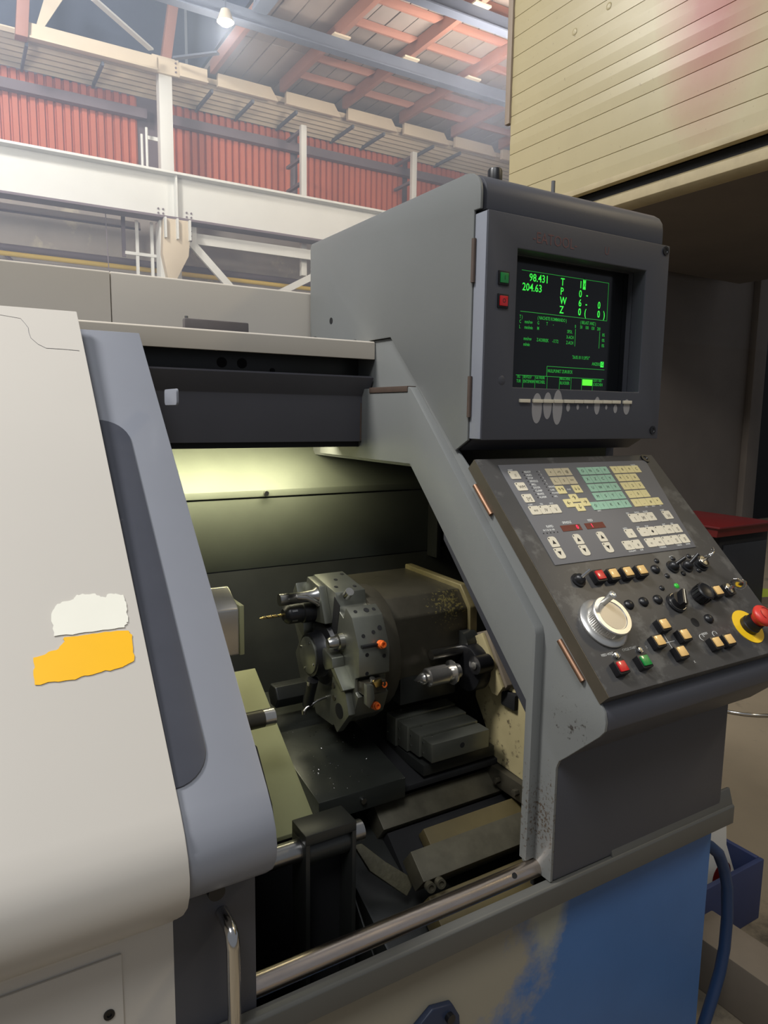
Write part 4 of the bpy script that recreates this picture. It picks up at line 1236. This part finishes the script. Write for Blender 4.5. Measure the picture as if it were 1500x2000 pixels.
# telescopic slide cover
sc_ = thing('telescopic_cover', (.9, .43, .8), 'stepped telescopic steel cover below the live centre', 'slide cover')
for k in range(4):
    y0 = .326+.041*k
    box('cover_segment', M_cast, sc_, .807-.004*k, .958, y0, y0+.0382, .836-.004*k, .8765+.0040*k, bevel=.0018)
    for z_ in (.845, .868):
        rod('rivet', M_steel, sc_, (.807-.004*k, y0+.033, z_), (.8055-.004*k, y0+.033, z_), .0018, 8)
    rod('rivet', M_steel, sc_, (.83, y0+.034, .8765+.0040*k), (.83, y0+.034, .878+.0040*k), .0018, 8)
rod('front_hole', M_void, sc_, (.885, .326, .858), (.885, .3254, .858), .006, 14)
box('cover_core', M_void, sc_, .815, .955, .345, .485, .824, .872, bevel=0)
box('cover_skirt', M_innerd, sc_, .80, .99, .345, .49, .80, .824, bevel=.002)

# tailstock with live centre
ts = thing('tailstock', (1.05, .38, .75), 'yellowed tailstock casting right of the turret', 'tailstock')
pris('body', M_yel_cast, ts, [(.42, 1.055), (.39, 1.055), (.30, .96), (.25, .95), (.25, .776), (.3755, .782), (.378, .829), (.40, .863), (.43, .905), (.43, 1.0)], 'X', 1.0, 1.22, bevel=.004)
pris('top_cap', mat('dirty_grey_cap', (120, 110, 96), .5, var=.2, scale=20), ts, [(.4186, 1.063), (.3768, 1.0805), (.3049, .975), (.3183, .958)], 'X', .985, 1.2, bevel=.004)
pris('cap_lip', M_yel_cast, ts, [(.418, 1.055), (.384, 1.074), (.310, .971), (.326, .948), (.345, .948)], 'X', .976, .985, bevel=.003)
box('cap_foot', M_void, ts, .99, 1.2, .285, .33, .925, .96, bevel=.004)
obj('quill_flange', lathe(newbm(), [(0, 0), (.050, 0), (.052, .004), (.052, .03), (0, .03)], (.945, .40, .993), (1, 0, 0), 36), M_black, ts, smooth=35)
rod('flange_boss', M_black, ts, (.935, .355, 1.015), (.972, .355, 1.015), .02, 20)
rod('flange_screw', M_steel, ts, (.932, .355, 1.015), (.935, .355, 1.015), .008, 14)
rod('wiper_cap', M_innerd, ts, (.95, .43, 1.04), (.985, .43, 1.04), .03, 20)
rod('guide_rod', M_steel, ts, (.865, .42, 1.03), (.95, .42, 1.03), .011, 20)
box('foot', M_iron, ts, .985, 1.22, .24, .40, .735, .777, bevel=.004)
for y in (.26, .32, .385):
    obj('foot_bolt', cyl(newbm(), (.985, y, .756), (.973, y, .756), .008, 6), M_iron, ts, bevel=.001)
M_bright = mat('polished_steel', (204, 200, 192), .24, .9, var=.08, scale=60)
lc = thing('live_centre', (.87, .40, .99), 'shiny pointed live centre held by the tailstock', 'live centre')
obj('point', lathe(newbm(), [(0, 0), (.013, .022), (.013, .027), (.010, .028), (.010, .036), (0, .036)], (.808, .40, .99), (1, 0, 0), 24), M_bright, lc, smooth=30)
obj('body', lathe(newbm(), [(0, 0), (.017, 0), (.0205, .003), (.0205, .05), (.0165, .053), (.0165, .085), (0, .085)], (.840, .40, .99), (1, 0, 0), 28), M_bright, lc, smooth=35)
obj('nut_ring', lathe(newbm(), [(.0165, 0), (.027, .001), (.027, .004), (.0165, .006)], (.905, .40, .99), (1, 0, 0), 28), M_bright, lc, smooth=35)

# workpiece and chuck jaw seen past the door edge
ck = thing('chuck', (.25, .42, 1.0), 'lathe chuck with one jaw peeking past the door', 'chuck')
obj('chuck_body', lathe(newbm(), [(0, 0), (.13, 0), (.135, .006), (.135, .09), (0, .09)], (.18, .40, .98), (1, 0, 0), 40), M_iron, ck, smooth=35)
pris('jaw', M_bright, ck, [(.43, 1.19), (.43, 1.10), (.50, 1.10), (.50, 1.215), (.49, 1.22)], 'X', .27, .435, bevel=.004)
box('jaw_lip', M_olive, ck, .435, .444, .428, .505, 1.10, 1.195, bevel=.002)
wp = thing('workpiece', (.45, .40, .98), 'short round steel workpiece sticking out by the door', 'workpiece')
rod('shaft', M_iron, wp, (.27, .40, .98), (.468, .40, .98), .0165, 28)
rod('turned_end', M_bright, wp, (.468, .40, .98), (.489, .40, .98), .0165, 28)

# bed ways in front
bd = thing('lathe_bed', (.85, .25, .6), 'oily slanted bed ways below the tailstock', 'lathe bed')
S45 = math.sqrt(.5)


def slant_bar(name, m, y, z, x0, x1, wv, t, parent, bevel=.002, chamfer=0):
    """bar along X whose broad face (width wv) slopes 45 degrees towards the front"""
    a = Vector((y, z))
    d = Vector((-.80, -.60))
    n = Vector((-.60, .80))
    p = [a, a+d*wv, a+d*wv-n*t, a-n*t]
    return pris(name, m, parent, [tuple(q) for q in p], 'X', x0, x1, bevel=bevel)


M_way = mat('worn_way_iron', (88, 84, 70), .42, .4, var=.5, scale=26, bump=.12, bump_scale=80)
slant_bar('rear_way', M_way, .365, .760, .69, 1.0, .055, .05, bd)
slant_bar('rear_way_side', M_void, .325, .715, .70, 1.2, .10, .03, bd, .001)
slant_bar('trough', M_ochre, .285, .728, .76, 1.2, .085, .03, bd, .003)
slant_bar('front_way', M_way, .198, .757, .672, 1.2, .056, .045, bd)
slant_bar('bed_web', M_ochre, .15, .695, .68, 1.2, .09, .05, bd, .003)
pris('bed_casting', M_innerd, bd, [(.36, .70), (.12, .60), (.05, .55), (.05, .40), (.60, .40), (.60, .72)], 'X', .60, 1.29, bevel=.006)
bm = newbm()
q = [(.586, .255, .765), (.602, .255, .764), (.640, .232, .728), (.690, .205, .690), (.668, .2, .668), (.606, .23, .722)]
A = [bm.verts.new(c) for c in q]
Bv = [bm.verts.new((c[0]+.004, c[1]+.014, c[2]-.01)) for c in q]
bm.faces.new(A)
bm.faces.new(Bv[::-1])
for k in range(6):
    bm.faces.new((A[k], A[(k+1) % 6], Bv[(k+1) % 6], Bv[k]))
obj('cast_web', bm, mat('oily_chips', (84, 80, 62), .6, var=.5, scale=60, bump=.5, bump_scale=150), bd, bevel=.002)
for x in (.679, .701):
    obj('way_bolt', lathe(newbm(), [(0, 0), (.009, 0), (.009, .012), (.005, .012), (.005, .008), (0, .008)], (x, .148, .718), (-.15, -.9, .2), 14), M_way, bd, smooth=40)
box('sump', M_void, bd, -.6, 1.29, .046, .95, .38, .39, bevel=0)
box('sump_wall', M_void, bd, -.6, 1.29, .94, .95, .39, .80, bevel=0)
rod('oil_port', M_void, bd, (.75, .235, .685), (.75, .2344, .6858), .012, 16)

# front shaft bracket
sb = thing('shaft_bracket', (.49, .18, .55), 'black bracket around a round shaft near the door', 'bracket')
box('bracket_cover', M_innerd, sb, .440, .532, .15, .205, .868, .886, bevel=.002)
box('bracket_plate', M_innerd, sb, .440, .448, .15, .205, .56, .870, bevel=.002)
box('bracket_plate', M_innerd, sb, .524, .532, .15, .205, .56, .870, bevel=.002)
box('bracket_back', M_void, sb, .448, .524, .195, .205, .56, .870, bevel=0)
rod('bearing', M_innerd, sb, (.446, .178, .845), (.526, .178, .845), .024, 24)
gs = rod('guide_shaft', M_steel, None, (.1, .178, .848), (.556, .178, .848), .0175, 24, label='polished round shaft passing through the black bracket', cat='shaft')
pris('chip_guard', M_innerd, sb, [(.534, .80), (.534, .56), (.63, .56), (.645, .66), (.56, .80)], 'Y', .12, .125, bevel=.001) if False else None
cg = obj('chip_guard', prism(newbm(), [(.30, .80), (.06, .58), (.06, .56), (.30, .56)], 'X', .555, .558), M_innerd, label='thin dark sheet guard right of the black bracket', cat='guard', bevel=.0005)

# ================================================================== things on the right
cabt = thing('tool_cabinet', (4.55, 2.0, 0), 'dark cabinet behind the control panel at right', 'cabinet')
box('carcass', M_void, cabt, 4.30, 4.85, 2.0, 2.6, 0, .78, bevel=.01)
box('door', mat('dark_cabinet_door', (30, 32, 36), .5), cabt, 4.33, 4.82, 1.985, 2.0, .08, .72, bevel=.006)
rbx = thing('red_tray', (4.5, 2.2, .77), 'red metal tray on top of the dark cabinet', 'tray')
pris('tray_body', M_redbox, rbx, [(1.96, .785), (2.5, .785), (2.52, .85), (1.94, .85), (1.94, .84), (1.955, .835)], 'X', 4.20, 4.78, bevel=.004)
box('tray_rim', M_redbox, rbx, 4.18, 4.80, 1.93, 2.54, .845, .858, bevel=.003)
gb = thing('lime_bin', (5.2, 2.2, 0), 'lime green plastic bin behind the emergency stop', 'bin')
obj('bin_body', lathe(newbm(), [(0, 0), (.30, 0), (.36, .16), (.36, .20), (.34, .20), (.29, .02), (0, .02)], (5.25, 2.15, 0), (0, 0, 1), 36), M_lime, gb, smooth=40)
obj('wooden_board', prism(newbm(), [(4.88, 2.02), (5.5, 1.83), (5.56, 2.01), (4.94, 2.2)], 'Z', .205, .235), M_timber, label='bare wooden board lying across the lime bin', cat='board', bevel=.004)
crt = thing('blue_crate', (1.85, .47, 0), 'navy blue open metal crate on the floor behind the lathe corner', 'crate')
for x0, x1, y0, y1 in ((1.6, 2.075, .319, .335), (1.6, 2.075, .60, .616), (1.6, 1.616, .335, .60), (2.059, 2.075, .335, .60)):
    box('crate_wall', M_crate, crt, x0, x1, y0, y1, 0, .2, bevel=.003)
box('crate_floor', M_void, crt, 1.616, 2.059, .335, .60, 0, .01, bevel=0)
box('timber_beam', M_timber, None, 1.66, 1.79, -.3, .30, 0, .15, bevel=.006, label='squared grey timber on the floor before the blue crate', cat='timber')
obj('blue_hose', tube(newbm(), [(1.345, .25, .58), (1.365, .18, .595), (1.40, .13, .592), (1.44, .1, .572), (1.472, .1, .545), (1.498, .1, .50), (1.518, .1, .446), (1.53, .1, .36), (1.53, .1, .279), (1.52, .1, .22), (1.502, .1, .17), (1.47, .1, .095), (1.45, .1, .02), (1.48, .16, .014), (1.55, .25, .014)], .0135, 12), M_hose, label='blue hose looping down beside the blue base cabinet', cat='hose', smooth=60)
jg = thing('white_canister', (1.92, .42, .01), 'white canister with red label standing in the blue crate', 'canister')
obj('canister_body', prism(newbm(), [(1.82, .012), (2.03, .012), (2.035, .13), (2.0, .20), (1.975, .25), (1.965, .33), (1.82, .33)], 'Y', .38, .46), M_white, jg, bevel=.012, seg=3)
obj('canister_label', cyl(newbm(), (1.955, .3795, .15), (1.955, .378, .15), .045, 24), M_redbox, jg)
obj('wire_hoop', tube(newbm(), [(3.75+.34*math.cos(R(a)), 1.42+.28*math.sin(R(a)), .012) for a in range(0, 361, 12)], .008, 8, cap=False), M_chrome, label='bright wire hoop lying on the concrete floor', cat='wire', smooth=60)

# thin shop haze hanging under the hall roof
hz = obj('haze', bx(newbm(), -5.9, 13.0, 5.0, 13.2, 2.5, 8.95), M_void, label='thin bluish shop haze under the hall roof', cat='haze', kind='stuff')
mh = bpy.data.materials.new('shop_haze')
mh.use_nodes = True
mh.node_tree.nodes.clear()
vo = mh.node_tree.nodes.new('ShaderNodeOutputMaterial')
vs = mh.node_tree.nodes.new('ShaderNodeVolumeScatter')
vs.inputs['Color'].default_value = (.68, .79, 1, 1)
vs.inputs['Density'].default_value = .052
vs.inputs['Anisotropy'].default_value = .2
mh.node_tree.links.new(vs.outputs[0], vo.inputs['Volume'])
hz.data.materials.clear()
hz.data.materials.append(mh)
